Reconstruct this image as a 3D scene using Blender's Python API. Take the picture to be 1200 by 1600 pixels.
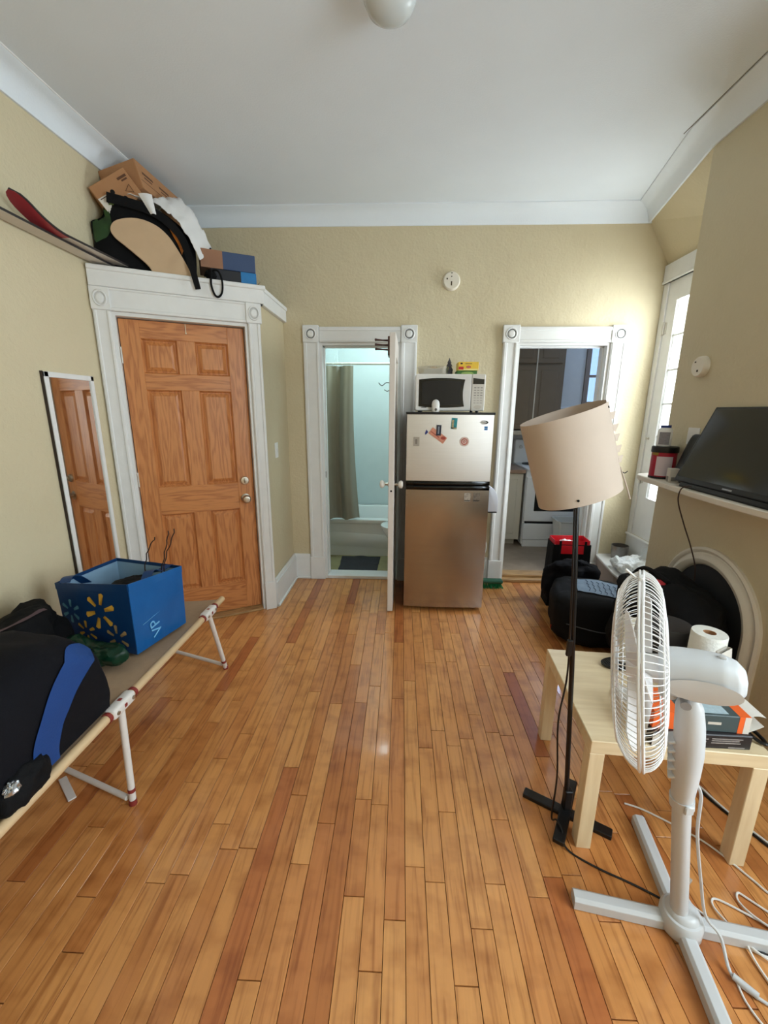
import bpy, bmesh, math, random
from mathutils import Vector, Matrix, noise
from mathutils.bvhtree import BVHTree

random.seed(7)
S = bpy.context.scene
COL = S.collection
for ob in list(bpy.data.objects):
    bpy.data.objects.remove(ob)

# ------------------------------------------------------------------ camera
FPX = 650.0
cam = bpy.data.cameras.new('camera')
cam.sensor_fit = 'VERTICAL'
cam.sensor_height = 36.0
cam.sensor_width = 27.0
cam.lens = 36.0 * FPX / 1600.0
cam.clip_start = 0.02
cam_ob = bpy.data.objects.new('camera', cam)
COL.objects.link(cam_ob)
PITCH, YAW, ROLL = math.radians(13.66), math.radians(2.33), math.radians(0.4)
cam_ob.matrix_world = (Matrix.Translation((0, 0, 1.5)) @ Matrix.Rotation(YAW, 4, 'Z')
                       @ Matrix.Rotation(math.pi / 2 - PITCH, 4, 'X') @ Matrix.Rotation(ROLL, 4, 'Z'))
S.camera = cam_ob

# ------------------------------------------------------------------ world, daylight, exposure
world = bpy.data.worlds.new('overcast_sky')
S.world = world
world.use_nodes = True
bgn = world.node_tree.nodes['Background']
bgn.inputs['Color'].default_value = (0.80, 0.91, 1.0, 1)
bgn.inputs['Strength'].default_value = 2.6

def area(name, loc, rot, sx, sy, energy, color):
    l = bpy.data.lights.new(name, 'AREA')
    l.shape = 'RECTANGLE'; l.size = sx; l.size_y = sy
    l.energy = energy; l.color = color
    o = bpy.data.objects.new(name, l); COL.objects.link(o)
    o.location = loc; o.rotation_euler = rot
    return o
R90 = math.pi / 2
# daylight entering by the street window beside the camera, by the glazed balcony door and by the kitchen window
area('street_window_daylight', (2.26, -0.10, 1.62), (R90 - 0.22, 0, R90), 1.5, 1.9, 74, (0.84, 0.94, 1.0))
area('balcony_door_daylight', (2.32, 3.08, 1.60), (R90 - 0.40, 0, R90 - 0.30), 0.75, 1.7, 54, (0.92, 0.98, 1.0))
area('kitchen_window_daylight', (2.38, 5.42, 2.05), (-R90 + 0.3, 0, 0), 0.5, 0.9, 90, (0.97, 0.97, 1.0))

S.view_settings.view_transform = 'Standard'
S.view_settings.look = 'None'
S.view_settings.gamma = 1.0
S.view_settings.use_curve_mapping = False
S.view_settings.exposure = 0.54

# ------------------------------------------------------------------ materials
MATS = {}
def srgb(r, g, b):
    def f(c):
        c /= 255.0
        return c / 12.92 if c <= 0.04045 else ((c + 0.055) / 1.055) ** 2.4
    return (f(r), f(g), f(b), 1.0)

def mat(name, col, rough=0.6, metal=0.0, var=0.06, vscale=8.0, bump=0.0, bscale=80.0, coat=0.0, coat_rough=0.1,
        trans=0.0, alpha=1.0, sheen=0.0, stretch=(1, 1, 1), spec=0.5, ior=1.45, emit=None, estr=0.0):
    """principled material with a little procedural colour variation and fine relief"""
    if name in MATS:
        return MATS[name]
    m = bpy.data.materials.new(name); m.use_nodes = True
    nt = m.node_tree; b = nt.nodes['Principled BSDF']
    c = srgb(*col)
    tc = nt.nodes.new('ShaderNodeTexCoord')
    mp = nt.nodes.new('ShaderNodeMapping'); mp.inputs['Scale'].default_value = stretch
    nt.links.new(tc.outputs['Object'], mp.inputs['Vector'])
    if var > 0:
        n = nt.nodes.new('ShaderNodeTexNoise'); n.inputs['Scale'].default_value = vscale; n.inputs['Detail'].default_value = 5
        nt.links.new(mp.outputs['Vector'], n.inputs['Vector'])
        mx = nt.nodes.new('ShaderNodeMix'); mx.data_type = 'RGBA'
        mx.inputs['A'].default_value = tuple(max(0, x * (1 - var * 2.2)) for x in c[:3]) + (1,)
        mx.inputs['B'].default_value = tuple(min(1, x * (1 + var * 1.6)) for x in c[:3]) + (1,)
        nt.links.new(n.outputs['Fac'], mx.inputs['Factor'])
        nt.links.new(mx.outputs['Result'], b.inputs['Base Color'])
    else:
        b.inputs['Base Color'].default_value = c
    if bump > 0:
        n2 = nt.nodes.new('ShaderNodeTexNoise'); n2.inputs['Scale'].default_value = bscale; n2.inputs['Detail'].default_value = 4
        nt.links.new(mp.outputs['Vector'], n2.inputs['Vector'])
        bp = nt.nodes.new('ShaderNodeBump'); bp.inputs['Strength'].default_value = bump; bp.inputs['Distance'].default_value = 0.01
        nt.links.new(n2.outputs['Fac'], bp.inputs['Height'])
        nt.links.new(bp.outputs['Normal'], b.inputs['Normal'])
    b.inputs['Roughness'].default_value = rough
    b.inputs['Metallic'].default_value = metal
    b.inputs['Coat Weight'].default_value = coat
    b.inputs['Coat Roughness'].default_value = coat_rough
    b.inputs['Transmission Weight'].default_value = trans
    b.inputs['Alpha'].default_value = alpha
    b.inputs['Sheen Weight'].default_value = sheen
    b.inputs['Specular IOR Level'].default_value = spec
    b.inputs['IOR'].default_value = ior
    if emit:
        b.inputs['Emission Color'].default_value = srgb(*emit); b.inputs['Emission Strength'].default_value = estr
    MATS[name] = m
    return m

def ramp(nt, stops):
    r = nt.nodes.new('ShaderNodeValToRGB')
    el = r.color_ramp.elements
    while len(el) < len(stops):
        el.new(0.5)
    for e, (p, c) in zip(el, stops):
        e.position = p; e.color = c if len(c) == 4 else srgb(*c)
    return r

def mat_plaster():
    m = bpy.data.materials.new('beige_plaster'); m.use_nodes = True
    nt = m.node_tree; b = nt.nodes['Principled BSDF']; L = nt.links.new
    g = nt.nodes.new('ShaderNodeNewGeometry')
    n1 = nt.nodes.new('ShaderNodeTexNoise'); n1.inputs['Scale'].default_value = 1.3; n1.inputs['Detail'].default_value = 6
    L(g.outputs['Position'], n1.inputs['Vector'])
    r = ramp(nt, [(0.3, (202, 188, 155)), (0.7, (211, 198, 166))])
    L(n1.outputs['Fac'], r.inputs['Fac']); L(r.outputs['Color'], b.inputs['Base Color'])
    n2 = nt.nodes.new('ShaderNodeTexNoise'); n2.inputs['Scale'].default_value = 55; n2.inputs['Detail'].default_value = 3
    L(g.outputs['Position'], n2.inputs['Vector'])
    n3 = nt.nodes.new('ShaderNodeTexNoise'); n3.inputs['Scale'].default_value = 9; n3.inputs['Detail'].default_value = 4; n3.inputs['Distortion'].default_value = 0.8
    L(g.outputs['Position'], n3.inputs['Vector'])
    ad = nt.nodes.new('ShaderNodeMath'); ad.operation = 'MULTIPLY_ADD'; ad.inputs[1].default_value = 1.6
    L(n3.outputs['Fac'], ad.inputs[0]); L(n2.outputs['Fac'], ad.inputs[2])
    bp = nt.nodes.new('ShaderNodeBump'); bp.inputs['Strength'].default_value = 0.28; bp.inputs['Distance'].default_value = 0.012
    L(ad.outputs[0], bp.inputs['Height']); L(bp.outputs['Normal'], b.inputs['Normal'])
    b.inputs['Roughness'].default_value = 0.62
    MATS['plaster'] = m
    return m

def mat_board():
    m = bpy.data.materials.new('maple_board'); m.use_nodes = True
    nt = m.node_tree; b = nt.nodes['Principled BSDF']; L = nt.links.new
    oi = nt.nodes.new('ShaderNodeObjectInfo')
    g = nt.nodes.new('ShaderNodeNewGeometry')
    off = nt.nodes.new('ShaderNodeMath'); off.operation = 'MULTIPLY'; off.inputs[1].default_value = 37.0
    L(oi.outputs['Random'], off.inputs[0])
    cv = nt.nodes.new('ShaderNodeCombineXYZ'); L(off.outputs[0], cv.inputs['X']); L(off.outputs[0], cv.inputs['Y'])
    ad = nt.nodes.new('ShaderNodeVectorMath'); ad.operation = 'ADD'
    L(g.outputs['Position'], ad.inputs[0]); L(cv.outputs[0], ad.inputs[1])
    mp = nt.nodes.new('ShaderNodeMapping'); mp.inputs['Scale'].default_value = (26, 1.6, 1)
    L(ad.outputs[0], mp.inputs['Vector'])
    gr = nt.nodes.new('ShaderNodeTexNoise'); gr.inputs['Scale'].default_value = 2.4; gr.inputs['Detail'].default_value = 7; gr.inputs['Distortion'].default_value = 0.6
    L(mp.outputs[0], gr.inputs['Vector'])
    mp2 = nt.nodes.new('ShaderNodeMapping'); mp2.inputs['Scale'].default_value = (6, 9, 1)
    L(ad.outputs[0], mp2.inputs['Vector'])
    fg = nt.nodes.new('ShaderNodeTexNoise'); fg.inputs['Scale'].default_value = 1.1; fg.inputs['Detail'].default_value = 3
    L(mp2.outputs[0], fg.inputs['Vector'])
    rc = ramp(nt, [(0.0, (180, 110, 58)), (0.10, (202, 136, 76)), (0.5, (216, 154, 91)), (0.86, (208, 142, 82)), (0.95, (182, 108, 58)), (1.0, (160, 88, 48))])
    L(oi.outputs['Random'], rc.inputs['Fac'])
    rg = ramp(nt, [(0.30, (0.60, 0.48, 0.38, 1)), (0.48, (0.95, 0.93, 0.9, 1)), (0.75, (1.06, 1.05, 1.02, 1))])
    L(gr.outputs['Fac'], rg.inputs['Fac'])
    mx = nt.nodes.new('ShaderNodeMix'); mx.data_type = 'RGBA'; mx.blend_type = 'MULTIPLY'; mx.inputs['Factor'].default_value = 0.9
    L(rc.outputs['Color'], mx.inputs['A']); L(rg.outputs['Color'], mx.inputs['B'])
    rf = ramp(nt, [(0.3, (0.62, 0.5, 0.4, 1)), (0.52, (1, 1, 1, 1))])
    L(fg.outputs['Fac'], rf.inputs['Fac'])
    m2 = nt.nodes.new('ShaderNodeMix'); m2.data_type = 'RGBA'; m2.blend_type = 'MULTIPLY'; m2.inputs['Factor'].default_value = 0.7
    L(mx.outputs['Result'], m2.inputs['A']); L(rf.outputs['Color'], m2.inputs['B'])
    L(m2.outputs['Result'], b.inputs['Base Color'])
    bp = nt.nodes.new('ShaderNodeBump'); bp.inputs['Strength'].default_value = 0.07; bp.inputs['Distance'].default_value = 0.006
    L(fg.outputs['Fac'], bp.inputs['Height']); L(bp.outputs['Normal'], b.inputs['Normal'])
    L(bp.outputs['Normal'], b.inputs['Coat Normal'])
    b.inputs['Roughness'].default_value = 0.34
    b.inputs['Coat Weight'].default_value = 0.5; b.inputs['Coat Roughness'].default_value = 0.09
    MATS['board'] = m
    return m

def mat_wood(name, c1, c2, axis='Z', rough=0.42, scale=1.0, rings=0.5):
    """flat-sawn softwood: long grain along an axis, cathedral bands by distortion"""
    if name in MATS:
        return MATS[name]
    m = bpy.data.materials.new(name); m.use_nodes = True
    nt = m.node_tree; b = nt.nodes['Principled BSDF']; L = nt.links.new
    tc = nt.nodes.new('ShaderNodeTexCoord')
    oi = nt.nodes.new('ShaderNodeObjectInfo')
    cv = nt.nodes.new('ShaderNodeCombineXYZ')
    off = nt.nodes.new('ShaderNodeMath'); off.operation = 'MULTIPLY'; off.inputs[1].default_value = 11.0
    L(oi.outputs['Random'], off.inputs[0])
    for k in 'XYZ':
        L(off.outputs[0], cv.inputs[k])
    ad = nt.nodes.new('ShaderNodeVectorMath'); ad.operation = 'ADD'
    L(tc.outputs['Object'], ad.inputs[0]); L(cv.outputs[0], ad.inputs[1])
    mp = nt.nodes.new('ShaderNodeMapping')
    s = {'X': (1.0, 9, 9), 'Y': (9, 1.0, 9), 'Z': (9, 9, 1.0)}[axis]
    mp.inputs['Scale'].default_value = tuple(x * scale for x in s)
    L(ad.outputs[0], mp.inputs['Vector'])
    n1 = nt.nodes.new('ShaderNodeTexNoise'); n1.inputs['Scale'].default_value = 1.5; n1.inputs['Detail'].default_value = 2
    L(mp.outputs[0], n1.inputs['Vector'])
    mu = nt.nodes.new('ShaderNodeMath'); mu.operation = 'MULTIPLY'; mu.inputs[1].default_value = 52.0
    L(n1.outputs['Fac'], mu.inputs[0])
    sn = nt.nodes.new('ShaderNodeMath'); sn.operation = 'SINE'; L(mu.outputs[0], sn.inputs[0])
    n2 = nt.nodes.new('ShaderNodeTexNoise'); n2.inputs['Scale'].default_value = 14; n2.inputs['Detail'].default_value = 6
    L(mp.outputs[0], n2.inputs['Vector'])
    ma = nt.nodes.new('ShaderNodeMath'); ma.operation = 'MULTIPLY_ADD'; ma.inputs[1].default_value = rings * 0.5
    L(sn.outputs[0], ma.inputs[0]); L(n2.outputs['Fac'], ma.inputs[2])
    r = ramp(nt, [(0.05, c2), (0.60, c1), (0.95, tuple(min(255, x * 1.04) for x in c1))])
    L(ma.outputs[0], r.inputs['Fac']); L(r.outputs['Color'], b.inputs['Base Color'])
    b.inputs['Roughness'].default_value = rough
    b.inputs['Coat Weight'].default_value = 0.12; b.inputs['Coat Roughness'].default_value = 0.3
    MATS[name] = m
    return m

def mat_steel(name='brushed_steel', lo=(164, 156, 149), hi=(172, 164, 157), r0=0.20):
    m = bpy.data.materials.new(name); m.use_nodes = True
    nt = m.node_tree; b = nt.nodes['Principled BSDF']; L = nt.links.new
    tc = nt.nodes.new('ShaderNodeTexCoord')
    mp = nt.nodes.new('ShaderNodeMapping'); mp.inputs['Scale'].default_value = (2, 2, 260)
    L(tc.outputs['Object'], mp.inputs['Vector'])
    n = nt.nodes.new('ShaderNodeTexNoise'); n.inputs['Scale'].default_value = 3; n.inputs['Detail'].default_value = 3
    L(mp.outputs[0], n.inputs['Vector'])
    r = ramp(nt, [(0.3, lo), (0.7, hi)])
    L(n.outputs['Fac'], r.inputs['Fac']); L(r.outputs['Color'], b.inputs['Base Color'])
    rr = nt.nodes.new('ShaderNodeMapRange'); rr.inputs['To Min'].default_value = r0; rr.inputs['To Max'].default_value = r0 + 0.04
    L(n.outputs['Fac'], rr.inputs['Value']); L(rr.outputs[0], b.inputs['Roughness'])
    b.inputs['Metallic'].default_value = 1.0
    b.inputs['Anisotropic'].default_value = 0.5
    return m

def mat_glass(name='clear_glass', tint=(0.97, 0.99, 1.0, 1), fac=0.10):
    """thin pane: mostly see-through with a faint gloss"""
    if name in MATS:
        return MATS[name]
    m = bpy.data.materials.new(name); m.use_nodes = True
    nt = m.node_tree; L = nt.links.new
    for n in list(nt.nodes):
        nt.nodes.remove(n)
    o = nt.nodes.new('ShaderNodeOutputMaterial')
    t = nt.nodes.new('ShaderNodeBsdfTransparent'); t.inputs['Color'].default_value = tint
    g = nt.nodes.new('ShaderNodeBsdfGlossy'); g.inputs['Roughness'].default_value = 0.05
    mx = nt.nodes.new('ShaderNodeMixShader'); mx.inputs['Fac'].default_value = fac
    L(t.outputs[0], mx.inputs[1]); L(g.outputs[0], mx.inputs[2]); L(mx.outputs[0], o.inputs['Surface'])
    MATS[name] = m
    return m

PLASTER = mat_plaster()
BOARD = mat_board()
STEEL = mat_steel()
STEEL_LIT = mat_steel('brushed_steel_lit', (210, 205, 201), (218, 213, 209), 0.36)  # freezer door: same steel, reflected brightness put into a paler, rougher copy
GLASS = mat_glass()
TRIM = mat('white_trim_paint', (228, 228, 226), 0.42, var=0.03, vscale=14, bump=0.06, bscale=40)
CEIL = mat('ceiling_paint', (230, 237, 243), 0.8, var=0.02, vscale=3, bump=0.10, bscale=120)
WHITE = mat('white_plastic', (232, 231, 228), 0.35, var=0.015)
BLACK = mat('black_plastic', (14, 14, 15), 0.38, var=0.05)
BLACKGLOSS = mat('glossy_black_plastic', (8, 8, 9), 0.08, var=0.0)
BLACKCLOTH = mat('black_nylon', (10, 10, 12), 0.8, var=0.15, vscale=30, bump=0.25, bscale=300, spec=0.25)
NAVYCLOTH = mat('navy_nylon', (8, 8, 15), 0.85, var=0.12, vscale=40, bump=0.25, bscale=400, spec=0.25)
BRASSY = mat('satin_nickel', (190, 184, 172), 0.28, metal=1.0, var=0.02)

# ------------------------------------------------------------------ geometry helpers
class MB:
    """collects shapes into one mesh; build() links them as ONE object"""
    def __init__(self):
        self.bm = bmesh.new()
    def box(self, a, b, M=None, bev=0.0, seg=1):
        a = Vector(a); b = Vector(b)
        t = bmesh.new()
        bmesh.ops.create_cube(t, size=1.0)
        sz = Vector((abs(b.x - a.x), abs(b.y - a.y), abs(b.z - a.z))); c = (a + b) / 2
        bmesh.ops.transform(t, verts=t.verts, matrix=Matrix.Translation(c) @ Matrix.Diagonal((sz.x, sz.y, sz.z, 1)))
        if bev > 0:
            bmesh.ops.bevel(t, geom=list(t.edges), offset=min(bev, min(sz) * 0.49), segments=seg, profile=0.5, affect='EDGES')
        return self._merge(t, M)
    def _merge(self, t, M=None):
        if M is not None:
            bmesh.ops.transform(t, verts=t.verts, matrix=M)
        me = bpy.data.meshes.new('tmp'); t.to_mesh(me); t.free()
        self.bm.from_mesh(me); bpy.data.meshes.remove(me)
        return self
    def prism(self, pts, z0, z1, M=None, bev=0.0, seg=1):
        """polygon in local XY extruded z0..z1"""
        t = bmesh.new()
        lo = [t.verts.new((x, y, z0)) for x, y in pts]
        hi = [t.verts.new((x, y, z1)) for x, y in pts]
        n = len(pts)
        t.faces.new(lo[::-1]); t.faces.new(hi)
        for i in range(n):
            t.faces.new((lo[i], lo[(i + 1) % n], hi[(i + 1) % n], hi[i]))
        bmesh.ops.recalc_face_normals(t, faces=t.faces)
        if bev > 0:
            bmesh.ops.bevel(t, geom=list(t.edges), offset=bev, segments=seg, profile=0.5, affect='EDGES')
        return self._merge(t, M)
    def lathe(self, prof, seg=32, M=None, caps=True):
        """profile [(r, z)] turned about Z"""
        t = bmesh.new(); rings = []
        for r, z in prof:
            if r < 1e-6:
                rings.append([t.verts.new((0, 0, z))])
            else:
                rings.append([t.verts.new((r * math.cos(2 * math.pi * i / seg), r * math.sin(2 * math.pi * i / seg), z)) for i in range(seg)])
        for a, b in zip(rings, rings[1:]):
            for i in range(seg):
                j = (i + 1) % seg
                if len(a) == 1 and len(b) == 1:
                    continue
                if len(a) == 1:
                    t.faces.new((a[0], b[j], b[i]))
                elif len(b) == 1:
                    t.faces.new((a[i], a[j], b[0]))
                else:
                    t.faces.new((a[i], a[j], b[j], b[i]))
        if caps:
            if len(rings[0]) > 1: t.faces.new(rings[0][::-1])
            if len(rings[-1]) > 1: t.faces.new(rings[-1])
        bmesh.ops.recalc_face_normals(t, faces=t.faces)
        return self._merge(t, M)
    def cyl(self, p0, p1, r, seg=16, r2=None):
        return self.tube([p0, p1], r if r2 is None else [r, r2], seg)
    def tube(self, pts, r, seg=10, closed=False, M=None):
        pts = [Vector(p) for p in pts]
        n = len(pts)
        rs = r if isinstance(r, (list, tuple)) else [r] * n
        t = bmesh.new(); rings = []
        prev = None
        for i, p in enumerate(pts):
            if closed:
                d = pts[(i + 1) % n] - pts[i - 1]
            else:
                d = pts[min(i + 1, n - 1)] - pts[max(i - 1, 0)]
            d.normalize()
            if prev is None:
                up = Vector((0, 0, 1)) if abs(d.z) < 0.9 else Vector((1, 0, 0))
                u = d.cross(up).normalized()
            else:
                u = (prev - d * prev.dot(d))
                if u.length < 1e-6:
                    u = d.orthogonal()
                u.normalize()
            prev = u
            v = d.cross(u)
            rings.append([t.verts.new(p + (u * math.cos(2 * math.pi * k / seg) + v * math.sin(2 * math.pi * k / seg)) * rs[i]) for k in range(seg)])
        m = n if closed else n - 1
        for i in range(m):
            a, b = rings[i], rings[(i + 1) % n]
            for k in range(seg):
                t.faces.new((a[k], a[(k + 1) % seg], b[(k + 1) % seg], b[k]))
        if not closed:
            t.faces.new(rings[0][::-1]); t.faces.new(rings[-1])
        bmesh.ops.recalc_face_normals(t, faces=t.faces)
        return self._merge(t, M)
    def grid(self, f, nu, nv, closed_u=False, closed_v=False, thick=0.0):
        """surface from f(u,v), u,v in 0..1; with thickness when asked for"""
        t = bmesh.new()
        cu = nu if closed_u else nu + 1
        cvn = nv if closed_v else nv + 1
        V = [[t.verts.new(f(i / nu, j / nv)) for j in range(cvn)] for i in range(cu)]
        for i in range(nu):
            for j in range(nv):
                try:
                    t.faces.new((V[i][j], V[(i + 1) % cu][j], V[(i + 1) % cu][(j + 1) % cvn], V[i][(j + 1) % cvn]))
                except ValueError:
                    pass
        bmesh.ops.remove_doubles(t, verts=t.verts, dist=1e-5)
        bmesh.ops.recalc_face_normals(t, faces=t.faces)
        if thick:
            bmesh.ops.solidify(t, geom=list(t.faces), thickness=thick)
        return self._merge(t)
    def soft(self, c, r, e=0.5, e2=None, M=None, amp=0.0, freq=6.0, nu=48, nv=32, seed=0, flat=True):
        """super-ellipsoid bag body with wrinkles; flat bottom by clamp"""
        e2 = e if e2 is None else e2
        def sp(x, p): return math.copysign(abs(x) ** p, x)
        def f(u, v):
            a = 2 * math.pi * u; b = math.pi * (v - 0.5)
            p = Vector((r[0] * sp(math.cos(b), e2) * sp(math.cos(a), e), r[1] * sp(math.cos(b), e2) * sp(math.sin(a), e), r[2] * sp(math.sin(b), e2)))
            if amp:
                q = p * freq + Vector((seed, seed * 1.7, -seed))
                k = noise.fractal(q, 0.9, 2.1, 4) * amp
                n = Vector((p.x / r[0] ** 2, p.y / r[1] ** 2, p.z / r[2] ** 2))
                if n.length > 1e-6: n.normalize()
                if p.z < -r[2] * 0.9: k = min(k, 0) * 0.2
                p += n * k
            p = Vector(c) + p
            return p
        t = MB(); t.grid(f, nu, nv, closed_u=True)
        return self._merge(t.bm, M)
    def raw(self, verts, faces, M=None):
        t = bmesh.new(); V = [t.verts.new(v) for v in verts]
        for f in faces: t.faces.new([V[i] for i in f])
        bmesh.ops.recalc_face_normals(t, faces=t.faces)
        return self._merge(t, M)
    def bvh(self):
        return BVHTree.FromBMesh(self.bm)
    def build(self, name, m, parent=None, smooth=False, local=False, angle=40):
        """parts are drawn in world space unless local=True, and stored in their parent's frame"""
        if parent is not None and not local:
            bmesh.ops.transform(self.bm, verts=self.bm.verts, matrix=wmat(parent).inverted())
        org = None
        if parent is None and not local:
            # origin of a single-mesh thing: centre of its base
            xs = [v.co for v in self.bm.verts]
            org = Vector(((min(v.x for v in xs) + max(v.x for v in xs)) / 2, (min(v.y for v in xs) + max(v.y for v in xs)) / 2, min(v.z for v in xs)))
            bmesh.ops.translate(self.bm, verts=self.bm.verts, vec=-org)
        me = bpy.data.meshes.new(name); self.bm.to_mesh(me); self.bm.free()
        if smooth:
            for p in me.polygons: p.use_smooth = True
            try:
                me.set_sharp_from_angle(angle=math.radians(angle))
            except Exception:
                pass
        o = bpy.data.objects.new(name, me); COL.objects.link(o)
        if org is not None: o.location = org
        if parent is not None: o.parent = parent
        me.materials.append(m)
        return o

def wmat(o):
    M = Matrix.Translation(o.location) @ o.rotation_euler.to_matrix().to_4x4() @ Matrix.Diagonal((*o.scale, 1))
    return wmat(o.parent) @ M if o.parent else M

def tag(o, label, cat, group=None):
    o['label'] = label; o['category'] = cat
    if group: o['group'] = group
    return o
def thing(name, label, cat, loc=(0, 0, 0), rotz=0.0, group=None, rot=None):
    o = bpy.data.objects.new(name, None); COL.objects.link(o)
    o.location = loc; o.rotation_euler = rot if rot else (0, 0, rotz)
    o.empty_display_size = 0.1
    return tag(o, label, cat, group)
def struct(o, label=None):
    o['kind'] = 'structure'
    if label: o['label'] = label
    return o
def sempty(name, loc=(0, 0, 0), rotz=0.0, label=None):
    o = bpy.data.objects.new(name, None); COL.objects.link(o)
    o.location = loc; o.rotation_euler = (0, 0, rotz); o.empty_display_size = 0.1
    return struct(o, label)
def text(name, s, size, M, m, parent, ext=0.0006, align='CENTER', squash=1.0):
    cu = bpy.data.curves.new('txt', 'FONT'); cu.body = s; cu.size = size; cu.extrude = ext
    cu.align_x = align; cu.align_y = 'CENTER'; cu.resolution_u = 3
    t = bpy.data.objects.new('txt', cu); COL.objects.link(t)
    bpy.context.view_layer.update()
    me = bpy.data.meshes.new_from_object(t)
    bpy.data.objects.remove(t); bpy.data.curves.remove(cu)
    me.transform(Matrix.Diagonal((squash, 1, 1, 1)))
    me.transform(wmat(parent).inverted() @ M if parent else M)
    o = bpy.data.objects.new(name, me); COL.objects.link(o); o.parent = parent
    me.materials.clear(); me.materials.append(m)
    return o
def frame(o, x, y):
    """matrix with origin o and local axes x, y (z = x cross y)"""
    x = Vector(x).normalized(); y = Vector(y); y = (y - x * y.dot(x)).normalized(); z = x.cross(y)
    return Matrix(((x.x, y.x, z.x, o[0]), (x.y, y.y, z.y, o[1]), (x.z, y.z, z.z, o[2]), (0, 0, 0, 1)))
def spline(pts, n=8, closed=False):
    """Catmull-Rom through points"""
    P = [Vector(p) for p in pts]; out = []
    m = len(P)
    rng = range(m) if closed else range(m - 1)
    for i in rng:
        if closed:
            a, b, c, d = P[i - 1], P[i], P[(i + 1) % m], P[(i + 2) % m]
        else:
            a, b, c, d = P[max(i - 1, 0)], P[i], P[i + 1], P[min(i + 2, m - 1)]
        for k in range(n):
            t = k / n
            out.append(0.5 * ((2 * b) + (c - a) * t + (2 * a - 5 * b + 4 * c - d) * t * t + (3 * b - a - 3 * c + d) * t ** 3))
    if not closed: out.append(P[-1])
    return out
def drape(mb, A, B, bvh, d, nseg=24, nw=4, off=0.004, thick=0.0):
    """ribbon between curves A and B laid on a body along direction d"""
    d = Vector(d).normalized()
    A = spline(A, 8); B = spline(B, 8)
    def at(C, u):
        x = u * (len(C) - 1); i = min(int(x), len(C) - 2); return C[i].lerp(C[i + 1], x - i)
    def f(u, v):
        p = at(A, u).lerp(at(B, u), v)
        h = bvh.ray_cast(p - d * 2.0, d)
        if h[0] is None:
            h = bvh.find_nearest(p)
        return h[0] - d * off
    mb.grid(f, nseg, nw)
    return mb
# ------------------------------------------------------------------ room shell
XL, XR, XB, YF, YB, ZC = -1.79, 1.98, 1.61, 3.56, -1.0, 2.96
A = Vector((XL, 2.53, 0)); B = Vector((-0.965, 2.965, 0))      # corner vestibule: ends of the wall that holds the entry door
LV = (B - A).length; RV = math.atan2(B.y - A.y, B.x - A.x)
BREAST0, BREAST1 = 1.25, 2.65

def vline(x):            # y of the vestibule front at x
    return A.y + (x - A.x) * (B.y - A.y) / (B.x - A.x)

# floor: dark subfloor with every strip board laid on it as a piece of its own
mb = MB(); mb.box((XL - 0.1, YB - 0.1, -0.06), (XR + 0.1, YF + 0.13, -0.016))
floor = struct(mb.build('floor', mat('subfloor_dark', (34, 20, 12), 0.9, var=0.1)), 'honey coloured strip wood floor')
BW = 0.0652
board_meshes = {}
def board_mesh(L):
    k = round(L, 2)
    if k not in board_meshes:
        w = BW - 0.0018; l = k - 0.0030; c = 0.0006; t = 0.016
        vs = [(-w/2, 0, -t), (w/2, 0, -t), (w/2, l, -t), (-w/2, l, -t),
              (-w/2, 0, -c), (w/2, 0, -c), (w/2, l, -c), (-w/2, l, -c),
              (-w/2 + c, c, 0), (w/2 - c, c, 0), (w/2 - c, l - c, 0), (-w/2 + c, l - c, 0)]
        fs = [(3, 2, 1, 0), (8, 9, 10, 11)]
        for b0 in (0, 4):
            for i in range(4):
                j = (i + 1) % 4
                fs.append((b0 + i, b0 + j, b0 + 4 + j, b0 + 4 + i))
        me = bpy.data.meshes.new('board'); me.from_pydata(vs, [], fs); me.update()
        me.materials.append(BOARD)
        board_meshes[k] = me
    return board_meshes[k]
rb = random.Random(21)
rest = MB(); nb = 0
row = 0
Minv = wmat(floor).inverted()
x = XL + BW / 2
while x < XR:
    xr = x + BW / 2
    spans = []
    if xr < B.x + 0.03:
        spans.append((0.32, min(YF, vline(xr) + 0.02)))
    elif x < XB + 0.034:
        spans.append((0.32, YF))
    else:
        spans.append((2.66, YF))
    for (y0, y1) in spans:
        y = y0 - rb.uniform(0, 0.5) if y0 < 1 else y0
        if y0 < 1:
            rest.box((x - BW/2 + 0.0007, YB, -0.016), (x + BW/2 - 0.0007, y - 0.001, 0))
        while y < y1 - 0.001:
            L = rb.choice([0.34, 0.42, 0.5, 0.56, 0.62, 0.7, 0.8, 0.9, 1.0, 1.15, 1.3])
            if y1 - (y + L) < 0.2: L = math.ceil((y1 - y) * 100) / 100
            o = bpy.data.objects.new('board', board_mesh(L)); COL.objects.link(o)
            o.parent = floor; o.location = Minv @ Vector((x, y, rb.uniform(-0.0005, 0.0005))); o.rotation_euler = (rb.uniform(-0.0006, 0.0006), rb.uniform(-0.007, 0.007), 0); nb += 1
            y += L
    x += BW
o = rest.build('board_strip', BOARD, floor); o['kind'] = 'stuff'
print('boards', nb)

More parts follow.
